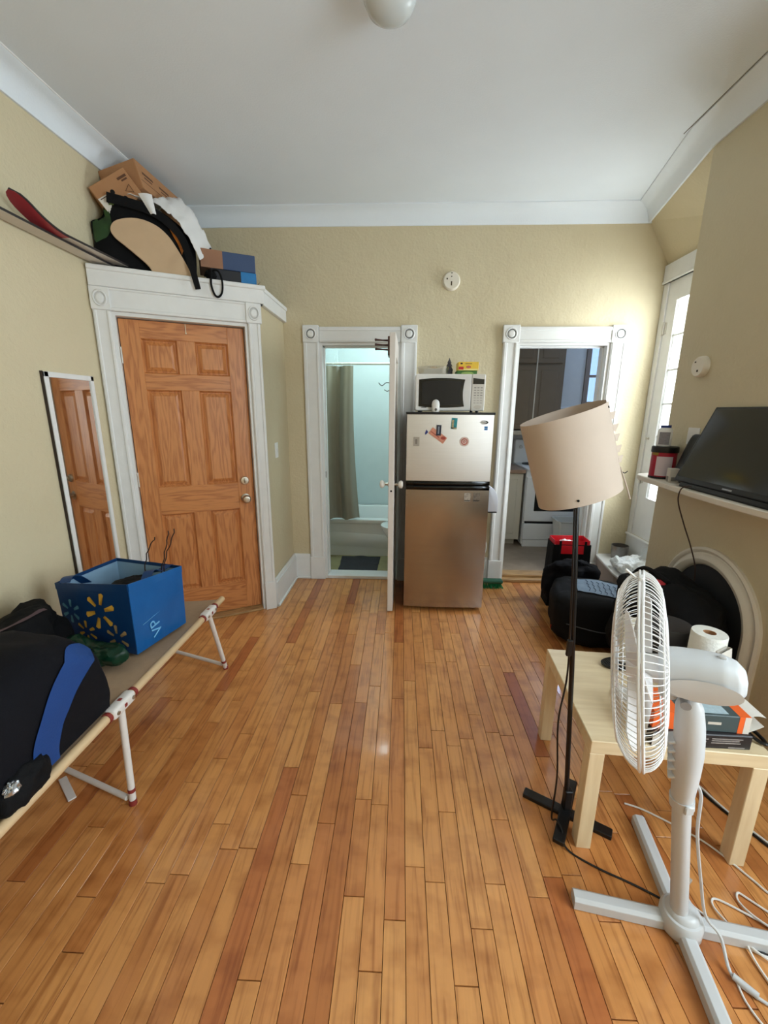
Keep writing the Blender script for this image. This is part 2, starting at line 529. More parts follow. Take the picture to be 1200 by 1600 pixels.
# walls
def wall(name, boxes, m=PLASTER, label=None):
    mb = MB()
    for a, b in boxes: mb.box(a, b)
    return struct(mb.build(name, m), label)
wall('wall_left', [((XL - 0.12, YB, 0), (XL, YF + 0.13, ZC))])
BX0, BX1, KX0, KX1, DH = -0.655, -0.04, 0.925, 1.605, 2.012     # doorways in the far wall
wall('wall_far', [((XL, YF, 0), (BX0 - 0.02, YF + 0.13, ZC)), ((BX1 + 0.02, YF, 0), (KX0 - 0.02, YF + 0.13, ZC)), ((KX1 + 0.02, YF, 0), (XR + 0.1, YF + 0.13, ZC)),
                  ((BX0 - 0.02, YF, DH + 0.02), (BX1 + 0.02, YF + 0.13, ZC)), ((KX0 - 0.02, YF, DH + 0.02), (KX1 + 0.02, YF + 0.13, ZC))])
wall('wall_back', [((XL - 0.1, YB - 0.12, 0), (XR + 0.1, YB, ZC))])
# right side: chimney breast, alcove wall with balcony door, sloping plaster above it
DY0, DY1, DZ0, DZ1 = 2.80, 3.50, 0.50, 2.44
WY0, WY1, WZ0, WZ1 = -0.85, 0.65, 0.65, 2.6          # street window beside the camera
wall('wall_right', [((XR, YB, 0), (XR + 0.12, WY0, ZC)), ((XR, WY1, 0), (XR + 0.12, DY0, ZC)), ((XR, WY0, 0), (XR + 0.12, WY1, WZ0)), ((XR, WY0, WZ1), (XR + 0.12, WY1, ZC)), ((XR, DY1, 0), (XR + 0.12, YF, ZC)),
                    ((XR, DY0, 0), (XR + 0.12, DY1, DZ0)), ((XR, DY0, DZ1), (XR + 0.12, DY1, ZC))])
mb = MB()
for a, b in (((XR + 0.03, WY0, WZ0), (XR + 0.1, WY0 + 0.06, WZ1)), ((XR + 0.03, WY1 - 0.06, WZ0), (XR + 0.1, WY1, WZ1)), ((XR + 0.03, WY0, WZ0), (XR + 0.1, WY1, WZ0 + 0.06)),
             ((XR + 0.03, WY0, WZ1 - 0.06), (XR + 0.1, WY1, WZ1)), ((XR + 0.04, WY0, 1.6), (XR + 0.09, WY1, 1.65))):
    mb.box(a, b)
w1 = struct(mb.build('window_1', TRIM), 'white painted sash window beside the viewer')
mb = MB(); mb.box((XR + 0.064, WY0 + 0.06, WZ0 + 0.06), (XR + 0.068, WY1 - 0.06, WZ1 - 0.06)); mb.build('pane', GLASS, w1)
mb = MB()
mb.box((XB, BREAST0, 0), (XR, BREAST1, ZC), bev=0.012, seg=3)
struct(mb.build('wall_breast', PLASTER, smooth=True), 'beige plastered chimney breast')
mb = MB()
mb.raw([(XR, BREAST1, 2.58), (XR, YF, 2.58), (1.80, YF, 2.87), (XB, BREAST1, 2.87), (XR, BREAST1, 2.96), (XR, YF, 2.96), (1.80, YF, 2.96), (XB, BREAST1, 2.96)],
       [(0, 1, 2, 3), (4, 7, 6, 5), (3, 2, 6, 7), (0, 4, 5, 1), (1, 5, 6, 2), (0, 3, 7, 4)])
struct(mb.build('wall_alcove_slope', PLASTER), 'sloping plaster over the balcony door')

# corner vestibule
vest = sempty('wall_entry', (A.x, A.y, 0), RV, 'angled corner wall holding the entry door')
mb = MB()
mb.box((0, 0, 0), (0.09, 0.09, 2.27)); mb.box((LV - 0.09, 0, 0), (LV, 0.09, 2.27)); mb.box((0.09, 0, 2.05), (LV - 0.09, 0.09, 2.27))
mb.build('frame_wall', PLASTER, vest, local=True)
wall('wall_return', [((B.x - 0.08, B.y + 0.02, 0), (B.x, YF, 2.27))])
mb = MB(); mb.prism([(A.x, A.y + 0.02), (B.x, B.y + 0.02), (B.x, YF), (A.x, YF)], 2.25, 2.275)
struct(mb.build('wall_vestibule_top', TRIM), 'flat top of the corner vestibule')

# ceiling and cove
mb = MB(); mb.box((XL - 0.1, YB - 0.1, ZC), (XR + 0.1, YF + 0.13, ZC + 0.1))
struct(mb.build('ceiling', CEIL))
prof = [(0, 2.855), (0.012, 2.855), (0.016, 2.868), (0.028, 2.90), (0.05, 2.928), (0.08, 2.945), (0.112, 2.951), (0.116, 2.954), (0.116, 2.962), (0, 2.962)]
def cove(name, line, closed=False):
    P = [Vector((p[0], p[1], 0)) for p in line]
    mb = MB(); t = bmesh.new(); rings = []
    for i, p in enumerate(P):
        def nrm(a, b):
            d = (b - a).normalized(); return Vector((-d.y, d.x, 0))     # inward is left of travel
        if i == 0: n = nrm(P[0], P[1])
        elif i == len(P) - 1: n = nrm(P[-2], P[-1])
        else:
            n1, n2 = nrm(P[i - 1], p), nrm(p, P[i + 1]); n = (n1 + n2); n = n / n.dot(n1)
        rings.append([t.verts.new((p.x + n.x * d, p.y + n.y * d, z)) for d, z in prof])
    k = len(prof)
    for a, b in zip(rings, rings[1:]):
        for j in range(k):
            t.faces.new((a[j], a[(j + 1) % k], b[(j + 1) % k], b[j]))
    t.faces.new(rings[0]); t.faces.new(rings[-1][::-1])
    bmesh.ops.recalc_face_normals(t, faces=t.faces)
    mb._merge(t)
    return struct(mb.build(name, CEIL, smooth=True, angle=50), 'white plaster cove between wall and ceiling')
cove('trim_1', [(XL, YF), (XL, YB)])
cove('trim_2', [(1.90, YF), (XL, YF)])
cove('trim_3', [(XB, BREAST0), (XB, BREAST1), (1.80, YF)])
# thin picture bead along the upper edge of the left cove
mb = MB(); mb.tube([(XL + 0.118, YB, ZC - 0.002), (XL + 0.118, YF - 0.1, ZC - 0.002)], 0.004, 6)
struct(mb.build('trim_4', TRIM))
# plaster seam along the right cove
mb = MB(); mb.tube([(XB - 0.12, BREAST0, ZC), (XB - 0.12, 2.72, ZC)], 0.0025, 6)
struct(mb.build('trim_5', mat('hairline_crack', (120, 116, 108), 0.9)))

# baseboards
def baseboard(name, p, q, h=0.235, t=0.018):
    p = Vector((p[0], p[1], 0)); q = Vector((q[0], q[1], 0)); d = q - p; L = d.length
    M = frame(p, d, Vector((-d.y, d.x, 0)))
    mb = MB()
    mb.box((0, 0, 0.0), (L, t, h - 0.03), M); mb.box((0, 0, h - 0.045), (L, t * 0.7, h), M, bev=0.005, seg=2)
    mb.box((0, 0, 0), (L, t + 0.012, 0.02), M, bev=0.006, seg=2)
    return struct(mb.build(name, TRIM), 'white painted baseboard')
baseboard('baseboard_return', (B.x, YF), (B.x, B.y + 0.0), t=0.024)
baseboard('baseboard_far', (-0.81, YF), (B.x, YF))
baseboard('baseboard_far_right', (XR, YF), (1.74, YF))
baseboard('baseboard_middle', (0.785, YF), (0.115, YF))
baseboard('baseboard_left', (XL, A.y - 0.02), (XL, YB))

# casings with corner rosettes
def rosette(mb, M, s=0.062, t=0.03):
    mb.box((-s, -t, -s), (s, 0, s), M, bev=0.004)
    RX = M @ Matrix.Rotation(R90, 4, 'X')
    mb.lathe([(0.0, t + 0.004), (0.016, t + 0.006), (0.024, t + 0.004), (0.028, t), (0.034, t), (0.037, t + 0.005), (0.042, t + 0.005), (0.046, t), (0.046, t - 0.01)], 28, RX)
def board_casing(mb, a, b, t=0.02):
    """flat casing board with proud outer band and inner bead, seen from -y; a, b opposite corners in x,z"""
    x0, z0 = a; x1, z1 = b
    mb.box((x0, -t, z0), (x1, 0, z1))
def doorway_casing(name, x0, x1, h, label, w=0.118):
    """opening x0..x1, casing w wide, rosettes in the upper corners; local x along the wall, room at -y"""
    root = sempty(name, (0, YF, 0), 0, label)
    j = 0.022
    for s, xa in ((0, x0 - j - w), (1, x1 + j)):
        mb = MB()
        mb.box((xa, -0.020, 0), (xa + w, 0, h + 0.02))
        mb.box((xa + 0.004, -0.027, 0.21), (xa + 0.030, -0.01, h + 0.02), bev=0.004)
        mb.box((xa + w - 0.022, -0.027, 0.21), (xa + w - 0.002, -0.01, h + 0.02), bev=0.005, seg=2)
        mb.box((xa - 0.003, -0.031, 0), (xa + w + 0.003, 0, 0.212), bev=0.003)
        mb.build('side_casing', TRIM, root, local=True)
        mb = MB(); rosette(mb, Matrix.Translation((xa + w / 2, 0, h + 0.02 + 0.062)), 0.065)
        mb.build('rosette', TRIM, root, local=True, smooth=True)
    mb = MB()
    mb.box((x0 - j + 0.004, -0.020, h + 0.02), (x1 + j - 0.004, 0, h + 0.135))
    mb.box((x0 - j + 0.004, -0.026, h + 0.105), (x1 + j - 0.004, -0.01, h + 0.133), bev=0.004)
    mb.box((x0 - j + 0.004, -0.026, h + 0.020), (x1 + j - 0.004, -0.01, h + 0.040), bev=0.005, seg=2)
    mb.build('head_casing', TRIM, root, local=True)
    mb = MB()
    mb.box((x0 - j, -0.004, 0), (x0, 0.134, h + 0.02)); mb.box((x1, -0.004, 0), (x1 + j, 0.134, h + 0.02)); mb.box((x0, -0.004, h), (x1, 0.134, h + 0.02))
    mb.box((x0, 0.05, 0), (x0 + 0.012, 0.085, h)); mb.box((x1 - 0.012, 0.05, 0), (x1, 0.085, h)); mb.box((x0, 0.05, h - 0.012), (x1, 0.085, h))
    mb.build('jamb', TRIM, root, local=True)
    return root
bath_frame = doorway_casing('trim_6', BX0, BX1, DH, 'white moulded casing round the bathroom doorway', 0.128)
kit_frame = doorway_casing('trim_7', KX0, KX1, DH, 'white moulded casing round the kitchen doorway', 0.112)
mb = MB(); mb.box((BX0, -0.012, 0), (BX1, 0.134, 0.032), bev=0.006, seg=2); mb.build('threshold', TRIM, bath_frame, local=True)
SADDLE = mat_wood('worn_oak_saddle', (178, 140, 92), (128, 92, 54), 'X', 0.5)
mb = MB(); mb.box((KX0, -0.012, 0), (KX1, 0.05, 0.030), bev=0.008, seg=2); mb.build('threshold', SADDLE, kit_frame, local=True)
mb = MB(); mb.box((KX0, 0.04, 0), (KX1, 0.16, 0.058), bev=0.008, seg=2); mb.build('step', SADDLE, kit_frame, local=True)
# strike plate hole and old hinge marks on the bathroom jamb
mb = MB(); mb.box((BX0 - 0.001, 0.012, 0.93), (BX0 + 0.0015, 0.03, 0.985)); mb.build('strike_plate', mat('dark_bronze', (58, 46, 36), 0.5, metal=0.6), bath_frame, local=True)

# entry frame: casing, rosettes, frieze and crown of the vestibule
ef = sempty('trim_8', (A.x, A.y, 0), RV, 'white painted entry door frame with rosettes and ledge')
d0, d1, dh = 0.107, 0.838, 2.035
for xa, xb in ((0.0, d0 - 0.018), (d1 + 0.018, LV + 0.002)):
    mb = MB()
    mb.box((xa, -0.020, 0), (xb, 0, 2.055)); mb.box((xa + 0.002, -0.026, 0.22), (xa + 0.02, -0.01, 2.055), bev=0.004)
    mb.box((xb - 0.02, -0.027, 0.22), (xb - 0.002, -0.01, 2.055), bev=0.005, seg=2)
    mb.box((xa - 0.0, -0.030, 0), (xb + 0.0, 0, 0.222), bev=0.003)
    mb.build('side_casing', TRIM, ef, local=True)
    mb = MB(); rosette(mb, Matrix.Translation(((xa + xb) / 2, 0, 2.055 + 0.062)) @ Matrix.Diagonal((0.80, 1, 1, 1)), 0.062)
    mb.build('rosette', TRIM, ef, local=True, smooth=True)
mb = MB()
mb.box((d0 - 0.016, -0.018, 2.055), (d1 + 0.016, 0, 2.18)); mb.box((d0 - 0.016, -0.026, 2.055), (d1 + 0.016, -0.01, 2.075), bev=0.004)
mb.box((d0 - 0.016, -0.023, 2.165), (d1 + 0.016, -0.01, 2.18), bev=0.004)
mb.build('head_casing', TRIM, ef, local=True)
mb = MB()
mb.box((d0 - 0.018, -0.004, 0), (d0, 0.10, dh + 0.02)); mb.box((d1, -0.004, 0), (d1 + 0.018, 0.10, dh + 0.02)); mb.box((d0, -0.004, dh), (d1, 0.10, dh + 0.022))
mb.build('jamb', TRIM, ef, local=True)
mb = MB()
mb.box((-0.002, -0.030, 2.18), (LV + 0.034, 0.05, 2.275), bev=0.003); mb.box((-0.002, -0.040, 2.262), (LV + 0.046, 0.05, 2.29), bev=0.008, seg=2)
mb.build('crown_board', TRIM, ef, local=True)
mb = MB(); mb.box((d0, -0.02, 0), (d1, 0.10, 0.016), bev=0.005, seg=2); mb.build('threshold', SADDLE, ef, local=True)
mb = MB()
mb.box((B.x, B.y - 0.01, 2.18), (B.x + 0.030, YF - 0.006, 2.275), bev=0.003); mb.box((B.x, B.y - 0.014, 2.262), (B.x + 0.040, YF - 0.004, 2.29), bev=0.008, seg=2)
struct(mb.build('trim_9', TRIM), 'white ledge board on the return of the vestibule')

# entry door: stiles, rails, raised panels, lock, knob, hinges
PV = mat_wood('pine_upright', (203, 135, 80), (174, 104, 56), 'Z', 0.4)
PH = mat_wood('pine_level', (201, 133, 78), (170, 100, 54), 'X', 0.4)
dr = sempty('door_1', (A.x, A.y, 0), RV, 'six panel pine entry door')
W0, W1, T0, T1 = d0 + 0.004, d1 - 0.004, 0.052, 0.094
st = 0.108; mid = 0.105; mc = (W0 + W1) / 2
zs = [0.018, 0.235, 0.80, 0.99, 1.62, 1.72, 1.925, 2.030]   # rails between pairs
for xa, xb in ((W0, W0 + st), (W1 - st, W1)):
    mb = MB(); mb.box((xa, T0, zs[0]), (xb, T1, zs[-1]), bev=0.002); mb.build('stile', PV, dr, local=True)
for za, zb in ((zs[0], zs[1]), (zs[2], zs[3]), (zs[4], zs[5]), (zs[6], zs[7])):
    mb = MB(); mb.box((W0 + st, T0 + 0.0004, za), (W1 - st, T1, zb), bev=0.0015); mb.build('rail', PH, dr, local=True)
for za, zb in ((zs[1], zs[2]), (zs[3], zs[4]), (zs[5], zs[6])):
    mb = MB(); mb.box((mc - mid / 2, T0 + 0.0004, za), (mc + mid / 2, T1, zb), bev=0.0015); mb.build('mullion', PV, dr, local=True)
    for xa, xb in ((W0 + st, mc - mid / 2), (mc + mid / 2, W1 - st)):
        mb = MB()
        bt = T0 + 0.020; tp = T0 + 0.004; k0 = 0.0; k1 = 0.014; k2 = 0.038
        def rect(k, y): return [(xa + k, y, za + k), (xb - k, y, za + k), (xb - k, y, zb - k), (xa + k, y, zb - k)]
        vs = rect(0, T0 + 0.002) + rect(0.010, bt) + rect(k1, bt) + rect(k2, tp) + rect(0, T1)
        fs = []
        for lv in range(3):
            for i in range(4):
                j2 = (i + 1) % 4; fs.append((lv * 4 + i, lv * 4 + j2, (lv + 1) * 4 + j2, (lv + 1) * 4 + i))
        fs.append((12, 13, 14, 15)); fs.append((19, 18, 17, 16))
        for i in range(4):
            j2 = (i + 1) % 4; fs.append((i, j2, 16 + j2, 16 + i))
        mb.raw(vs, fs); mb.build('panel', PV, dr, local=True)
for zz, nm in ((1.005, 'deadbolt'), (0.875, 'door_knob')):
    mb = MB(); M = Matrix.Translation((W1 - 0.062, T0, zz)) @ Matrix.Rotation(R90, 4, 'X')
    if nm == 'deadbolt':
        mb.lathe([(0.0, 0.0), (0.030, 0.0), (0.030, 0.006), (0.026, 0.014), (0.0, 0.016)], 28, M); mb.box((-0.004, -0.016, 0.014), (0.004, 0.016, 0.030), M, bev=0.003, seg=2)
    else:
        mb.lathe([(0.0, 0.0), (0.032, 0.0), (0.032, 0.005), (0.014, 0.012), (0.012, 0.028), (0.022, 0.034), (0.030, 0.046), (0.030, 0.056), (0.022, 0.066), (0.0, 0.069)], 28, M)
    o = mb.build(nm, BRASSY, dr, local=True, smooth=True); o['label'] = 'satin nickel ' + ('deadbolt thumb turn' if nm == 'deadbolt' else 'round door knob')
for zz in (0.25, 1.05, 1.82):
    mb = MB(); mb.box((W0 - 0.016, T0 - 0.055, zz - 0.045), (W0 - 0.004, T0 - 0.004, zz + 0.045), bev=0.001); mb.cyl((W0 - 0.003, T0 - 0.006, zz - 0.048), (W0 - 0.003, T0 - 0.006, zz + 0.048), 0.0065, 12)
    mb.build('hinge', mat('painted_hinge', (200, 196, 186), 0.45, metal=0.3), dr, local=True)
mb = MB(); mb.box((mc + 0.005, T0 - 0.006, 1.975), (mc + 0.009, T0, 2.03)); mb.box((mc + 0.004, T0 - 0.008, 1.968), (mc + 0.011, T0 - 0.001, 1.976)); mb.build('over_door_hook', mat('cream_wire', (230, 220, 190), 0.4), dr, local=True)

# bathroom door, white, standing open against the fridge
bd = sempty('door_2', (BX1 + 0.004, YF - 0.02, 0), -R90 - math.radians(1.2), 'white panelled bathroom door standing open')
mb = MB()
DL, DT = 0.628, 0.040
mb.box((0, -DT, 0.012), (0.10, 0, 2.0), bev=0.003); mb.box((DL - 0.10, -DT, 0.012), (DL, 0, 2.0), bev=0.004, seg=2)
for za, zb in ((0.012, 0.22), (0.82, 0.98), (1.86, 2.0)):
    mb.box((0.10, -DT, za), (DL - 0.10, 0, zb))
mb.box((0.1, -DT + 0.012, 0.22), (DL - 0.1, -0.012, 0.82)); mb.box((0.1, -DT + 0.012, 0.98), (DL - 0.1, -0.012, 1.86))
mb.build('leaf', mat('warm_white_paint', (226, 218, 210), 0.4, var=0.03, vscale=10), bd, local=True)
for s in (-1, 1):
    mb = MB(); M = Matrix.Translation((DL - 0.055, -DT if s < 0 else 0, 0.985)) @ Matrix.Rotation(R90 if s < 0 else -R90, 4, 'X')
    mb.lathe([(0.020, 0), (0.020, 0.004), (0.009, 0.007), (0.009, 0.030)], 20, M); mb.build('knob_stem', BRASSY, bd, local=True, smooth=True)
    mb = MB(); mb.lathe([(0.010, 0.028), (0.020, 0.033), (0.028, 0.044), (0.029, 0.052), (0.022, 0.062), (0.0, 0.066)], 24, M)
    mb.build('door_knob', mat('porcelain', (238, 232, 222), 0.15, var=0.0), bd, local=True, smooth=True)
mb = MB(); mb.cyl((DL - 0.004, -DT / 2, 0.945), (DL + 0.0008, -DT / 2, 0.945), 0.007, 14); mb.build('latch_hole', mat('dark_hole', (12, 10, 9), 0.9, var=0), bd, local=True)

# glazed balcony door in the alcove
gd = sempty('door_3', (XR, DY1, 0), -R90, 'white glazed balcony door in the alcove')   # local x towards the viewer along the wall, room at -y? (local y = +x world)
DW = DY1 - DY0
mb = MB()
mb.box((0, 0.0, DZ0), (0.115, 0.045, DZ1)); mb.box((DW - 0.1, 0, DZ0), (DW, 0.045, DZ1)); mb.box((0.115, 0, DZ0), (DW - 0.1, 0.045, 0.83)); mb.box((0.115, 0, 2.30), (DW - 0.1, 0.045, DZ1))
mb.build('leaf', TRIM, gd, local=True)
gz0, gz1 = 0.83, 2.30
for k in range(1, 6):
    z = gz0 + (gz1 - gz0) * k / 6
    mb = MB(); mb.box((0.115, 0.006, z - 0.008), (DW - 0.1, 0.040, z + 0.008), bev=0.003); mb.build('glazing_bar', TRIM, gd, local=True)
for xx in (0.128, 0.36):
    mb = MB(); mb.box((xx - 0.006, 0.008, gz0), (xx + 0.006, 0.038, gz1), bev=0.003); mb.build('glazing_bar', TRIM, gd, local=True)
for k in range(6):
    za, zb = gz0 + (gz1 - gz0) * k / 6, gz0 + (gz1 - gz0) * (k + 1) / 6
    for xa, xb in ((0.13, 0.355), (0.365, DW - 0.1)):
        mb = MB(); mb.box((xa, 0.022, za + 0.006), (xb, 0.025, zb - 0.006)); mb.build('pane', GLASS, gd, local=True)
for zz in (0.98, 2.12):
    mb = MB(); mb.cyl((0.012, -0.008, zz - 0.045), (0.012, -0.008, zz + 0.045), 0.008, 12); mb.box((0.0, -0.004, zz - 0.04), (0.04, 0.0, zz + 0.04)); mb.build('hinge', mat('painted_hinge', (200, 196, 186), 0.45), gd, local=True, smooth=True)
mb = MB(); mb.lathe([(0.0, 0.0), (0.010, 0.0), (0.006, 0.012), (0.011, 0.020), (0.0, 0.026)], 14, Matrix.Translation((0.03, 0, 1.30)) @ Matrix.Rotation(R90, 4, 'X')); mb.build('catch_knob', BRASSY, gd, local=True, smooth=True)
mb = MB()
mb.box((XR - 0.022, DY0 - 0.1, DZ1), (XR, YF - 0.004, DZ1 + 0.13)); mb.box((XR - 0.03, DY0 - 0.1, DZ1), (XR, YF - 0.004, DZ1 + 0.02), bev=0.004)
mb.box((XR - 0.012, DY1, 0.3), (XR, YF - 0.004, DZ1)); mb.box((XR - 0.028, DY0 - 0.02, DZ0 - 0.02), (XR, YF - 0.004, DZ0 - 0.002), bev=0.004)
mb.box((XR - 0.012, DY0 - 0.02, 0.29), (XR, DY1 - 0.0005, DZ0 - 0.02))
struct(mb.build('trim_10', TRIM), 'white frame and sill board of the balcony door')
# plastered step under the balcony door
mb = MB(); mb.prism([(1.735, YF), (1.665, BREAST1 + 0.45), (1.665, BREAST1), (XR, BREAST1), (XR, YF)], 0, 0.27)
struct(mb.build('wall_step', mat('step_paint', (176, 166, 158), 0.7, var=0.05, bump=0.1)), 'painted masonry step under the balcony door')
mb = MB(); mb.prism([(1.722, YF), (1.652, BREAST1 + 0.45), (1.652, BREAST1), (XR, BREAST1), (XR, YF)], 0.27, 0.292, bev=0.004)
struct(mb.build('trim_11', TRIM), 'white top of the step under the balcony door')

# fireplace arch on the breast
AY, AZ, RO, RI = 2.075, 0.47, 0.355, 0.262
arch = sempty('trim_12', (XB, AY, 0), 0, 'white moulded arched fireplace surround')
def arch_path(r, n=26):
    return [(0, -r, 0.0)] + [(0, -r, AZ * k / 4) for k in range(1, 4)] + [(0, -r * math.cos(math.pi * k / n), AZ + r * math.sin(math.pi * k / n)) for k in range(n + 1)] + [(0, r, AZ * (4 - k) / 4) for k in range(1, 5)]
def arch_sweep(mb, pr):
    """pr = [(radius, x offset toward room)]"""
    t = bmesh.new(); rows = [[t.verts.new((dx, p[1], p[2])) for p in arch_path(r)] for r, dx in pr]
    for a, b in zip(rows, rows[1:]):
        for i in range(len(a) - 1): t.faces.new((a[i], a[i + 1], b[i + 1], b[i]))
    bmesh.ops.recalc_face_normals(t, faces=t.faces); mb._merge(t)
mb = MB(); arch_sweep(mb, [(RO, 0.0), (RO, -0.014), (RO - 0.012, -0.022), (RO - 0.022, -0.018), (RO - 0.028, -0.010), (RO - 0.036, -0.012), (RO - 0.042, -0.024), (RO - 0.062, -0.034), (RO - 0.082, -0.028), (RI, -0.012), (RI, 0.02)])
mb.build('moulding', mat('cream_trim', (222, 214, 200), 0.5, var=0.03), arch, local=True, smooth=True)
mb = MB(); pts = [(p[1], p[2]) for p in arch_path(RI + 0.004)]
mb.prism(pts, 0, 0.008, Matrix(((0, 0, 1, -0.004), (1, 0, 0, 0), (0, 1, 0, 0), (0, 0, 0, 1)))); mb.build('fire_board', mat('charcoal_board', (46, 46, 48), 0.55, var=0.08), arch, local=True)
# mantel shelf
front = [(2.70, 1.60), (2.705, 1.555), (2.68, 1.50), (2.62, 1.465), (2.45, 1.445), (2.2, 1.425), (1.95, 1.415), (1.7, 1.42), (1.45, 1.45), (1.36, 1.50), (1.35, 1.60)]
sp = spline([(f[1], f[0], 0) for f in front], 5)
mt = sempty('trim_13', (XB, 2.0, 0), 0, 'cream bow fronted mantel shelf')
mb = MB(); mb.prism([(p.x, p.y) for p in sp] + [(XB, 1.35), (XB, 2.70)], 1.098, 1.128, bev=0.004); mb.build('shelf', mat('cream_trim', (222, 214, 200), 0.5), mt)

# ------------------------------------------------------------------ bathroom shell (seen through the doorway)
BY0, BY1, BXL, BXR = YF + 0.13, 4.88, -1.02, 0.62
BATHW = mat('bathroom_wall_paint', (220, 232, 233), 0.35, var=0.02)
wall('wall_bathroom_back', [((BXL - 0.1, BY1, 0), (BXR + 0.1, BY1 + 0.1, 2.7))], BATHW)
wall('wall_bathroom_left', [((BXL - 0.1, BY0, 0), (BXL, BY1, 2.7))], BATHW)
wall('wall_bathroom_right', [((BXR, BY0, 0), (BXR + 0.08, BY1 + 0.1, 2.7))], BATHW)
mb = MB(); mb.box((BXL - 0.1, BY0, 2.6), (BXR + 0.08, BY1 + 0.1, 2.7)); struct(mb.build('ceiling_bathroom', CEIL))
mb = MB(); mb.box((BXL - 0.1, BY0, -0.06), (BXR + 0.08, BY1 + 0.1, 0.02)); bfl = struct(mb.build('floor_bathroom', mat('olive_vinyl', (168, 160, 116), 0.45, var=0.12, vscale=12)), 'mottled olive vinyl bathroom floor')
mb = MB()
mb.box((BXL, BY1 - 0.02, 0.42), (-0.72, BY1, 2.16), bev=0.012, seg=3); mb.box((-0.95, BY1 - 0.035, 1.90), (-0.745, BY1 - 0.01, 2.10), bev=0.01, seg=3)
struct(mb.build('trim_14', BATHW, smooth=True), 'moulded tub surround panel')
# bathroom ceiling lamp
bl = thing('bathroom_ceiling_lamp', 'round ceiling lamp lighting the bathroom', 'ceiling lamp', (-0.15, 4.05, 2.6))
mb = MB(); mb.lathe([(0.12, 0), (0.12, -0.02), (0.10, -0.03)], 28); mb.build('base', WHITE, bl, local=True, smooth=True)
mb = MB(); mb.lathe([(0.0, -0.09), (0.05, -0.083), (0.085, -0.06), (0.1, -0.03)], 28); mb.build('shade', mat('lit_opal_glass', (230, 250, 250), 0.3, var=0, emit=(205, 250, 255), estr=9.0), bl, local=True, smooth=True)
pl = bpy.data.lights.new('bathroom_lamp_light', 'POINT'); pl.energy = 12; pl.color = (0.76, 0.97, 1.0); pl.shadow_soft_size = 0.1
po = bpy.data.objects.new('bathroom_lamp_light', pl); COL.objects.link(po); po.location = (-0.15, 4.05, 2.42)

# ------------------------------------------------------------------ kitchen shell
KY1, KXL, KXR, KF = 5.08, 0.74, 2.75, 0.055
KW = mat('kitchen_wall_paint', (206, 204, 198), 0.7, var=0.03, bump=0.1)
kwX0, kwX1, kwZ0, kwZ1 = 2.125, 2.65, 1.62, 2.48
wall('wall_kitchen_back', [((KXL - 0.1, KY1, 0), (kwX0, KY1 + 0.1, 2.7)), ((kwX1, KY1, 0), (KXR + 0.1, KY1 + 0.1, 2.7)), ((kwX0, KY1, 0), (kwX1, KY1 + 0.1, kwZ0)), ((kwX0, KY1, kwZ1), (kwX1, KY1 + 0.1, 2.7))], KW)
wall('wall_kitchen_left', [((KXL - 0.04, BY0, 0), (KXL, KY1, 2.7))], KW)
wall('wall_kitchen_right', [((KXR, BY0, 0), (KXR + 0.1, KY1, 2.7))], KW)
wall('wall_kitchen_front', [((XR + 0.1, BY0 - 0.1, 0), (KXR + 0.1, BY0, 2.7))], KW)
mb = MB(); mb.box((KXL - 0.04, BY0, 2.6), (KXR + 0.1, KY1 + 0.1, 2.7)); struct(mb.build('ceiling_kitchen', CEIL))
mb = MB(); mb.box((KXL - 0.04, BY0, -0.06), (KXR + 0.1, KY1 + 0.1, KF)); struct(mb.build('floor_kitchen', mat('brown_vinyl', (150, 132, 112), 0.5, var=0.22, vscale=7)), 'mottled brown vinyl kitchen floor')
FRM = mat('taupe_window_frame', (132, 116, 104), 0.6, var=0.04)
mb = MB()
mb.box((kwX0 - 0.05, KY1 - 0.02, kwZ0 - 0.05), (kwX0, KY1 + 0.04, kwZ1 + 0.05)); mb.box((kwX1, KY1 - 0.02, kwZ0 - 0.05), (kwX1 + 0.05, KY1 + 0.04, kwZ1 + 0.05))
mb.box((kwX0, KY1 - 0.02, kwZ1), (kwX1, KY1 + 0.04, kwZ1 + 0.05)); mb.box((kwX0, KY1 - 0.02, kwZ0 - 0.05), (kwX1, KY1 + 0.04, kwZ0)); mb.box((kwX0, KY1 - 0.01, 1.885), (kwX1, KY1 + 0.03, 1.915))
w2 = struct(mb.build('window_2', FRM), 'kitchen window with a brown painted frame')
for za, zb in ((kwZ0, 1.885), (1.915, kwZ1)):
    mb = MB(); mb.box((kwX0, KY1 + 0.008, za), (kwX1, KY1 + 0.012, zb)); mb.build('pane', mat_glass('view_tinted_glass', (0.42, 0.50, 0.62, 1), 0.06), w2)  # pane tint stands in for a dimmer, bluer view outside
mb = MB(); mb.box((1.735, KY1 - 0.06, 1.535), (kwX0 - 0.05, KY1, 1.56), bev=0.004); struct(mb.build('trim_15', TRIM), 'white rail on the kitchen wall')
# ------------------------------------------------------------------ wall and ceiling fixtures
t = thing('ceiling_lamp', 'white mushroom shaped lamp on the ceiling', 'ceiling lamp', (-0.066, 1.825, ZC))
mb = MB(); mb.lathe([(0.075, 0), (0.085, -0.006), (0.085, -0.02), (0.07, -0.03)], 32); mb.build('base', WHITE, t, local=True, smooth=True)
mb = MB(); mb.lathe([(0.060, -0.02), (0.082, -0.03), (0.093, -0.05), (0.092, -0.072), (0.078, -0.098), (0.046, -0.118), (0.0, -0.125)], 40)
mb.build('shade', mat('opal_glass', (206, 212, 212), 0.22, var=0.0), t, local=True, smooth=True)

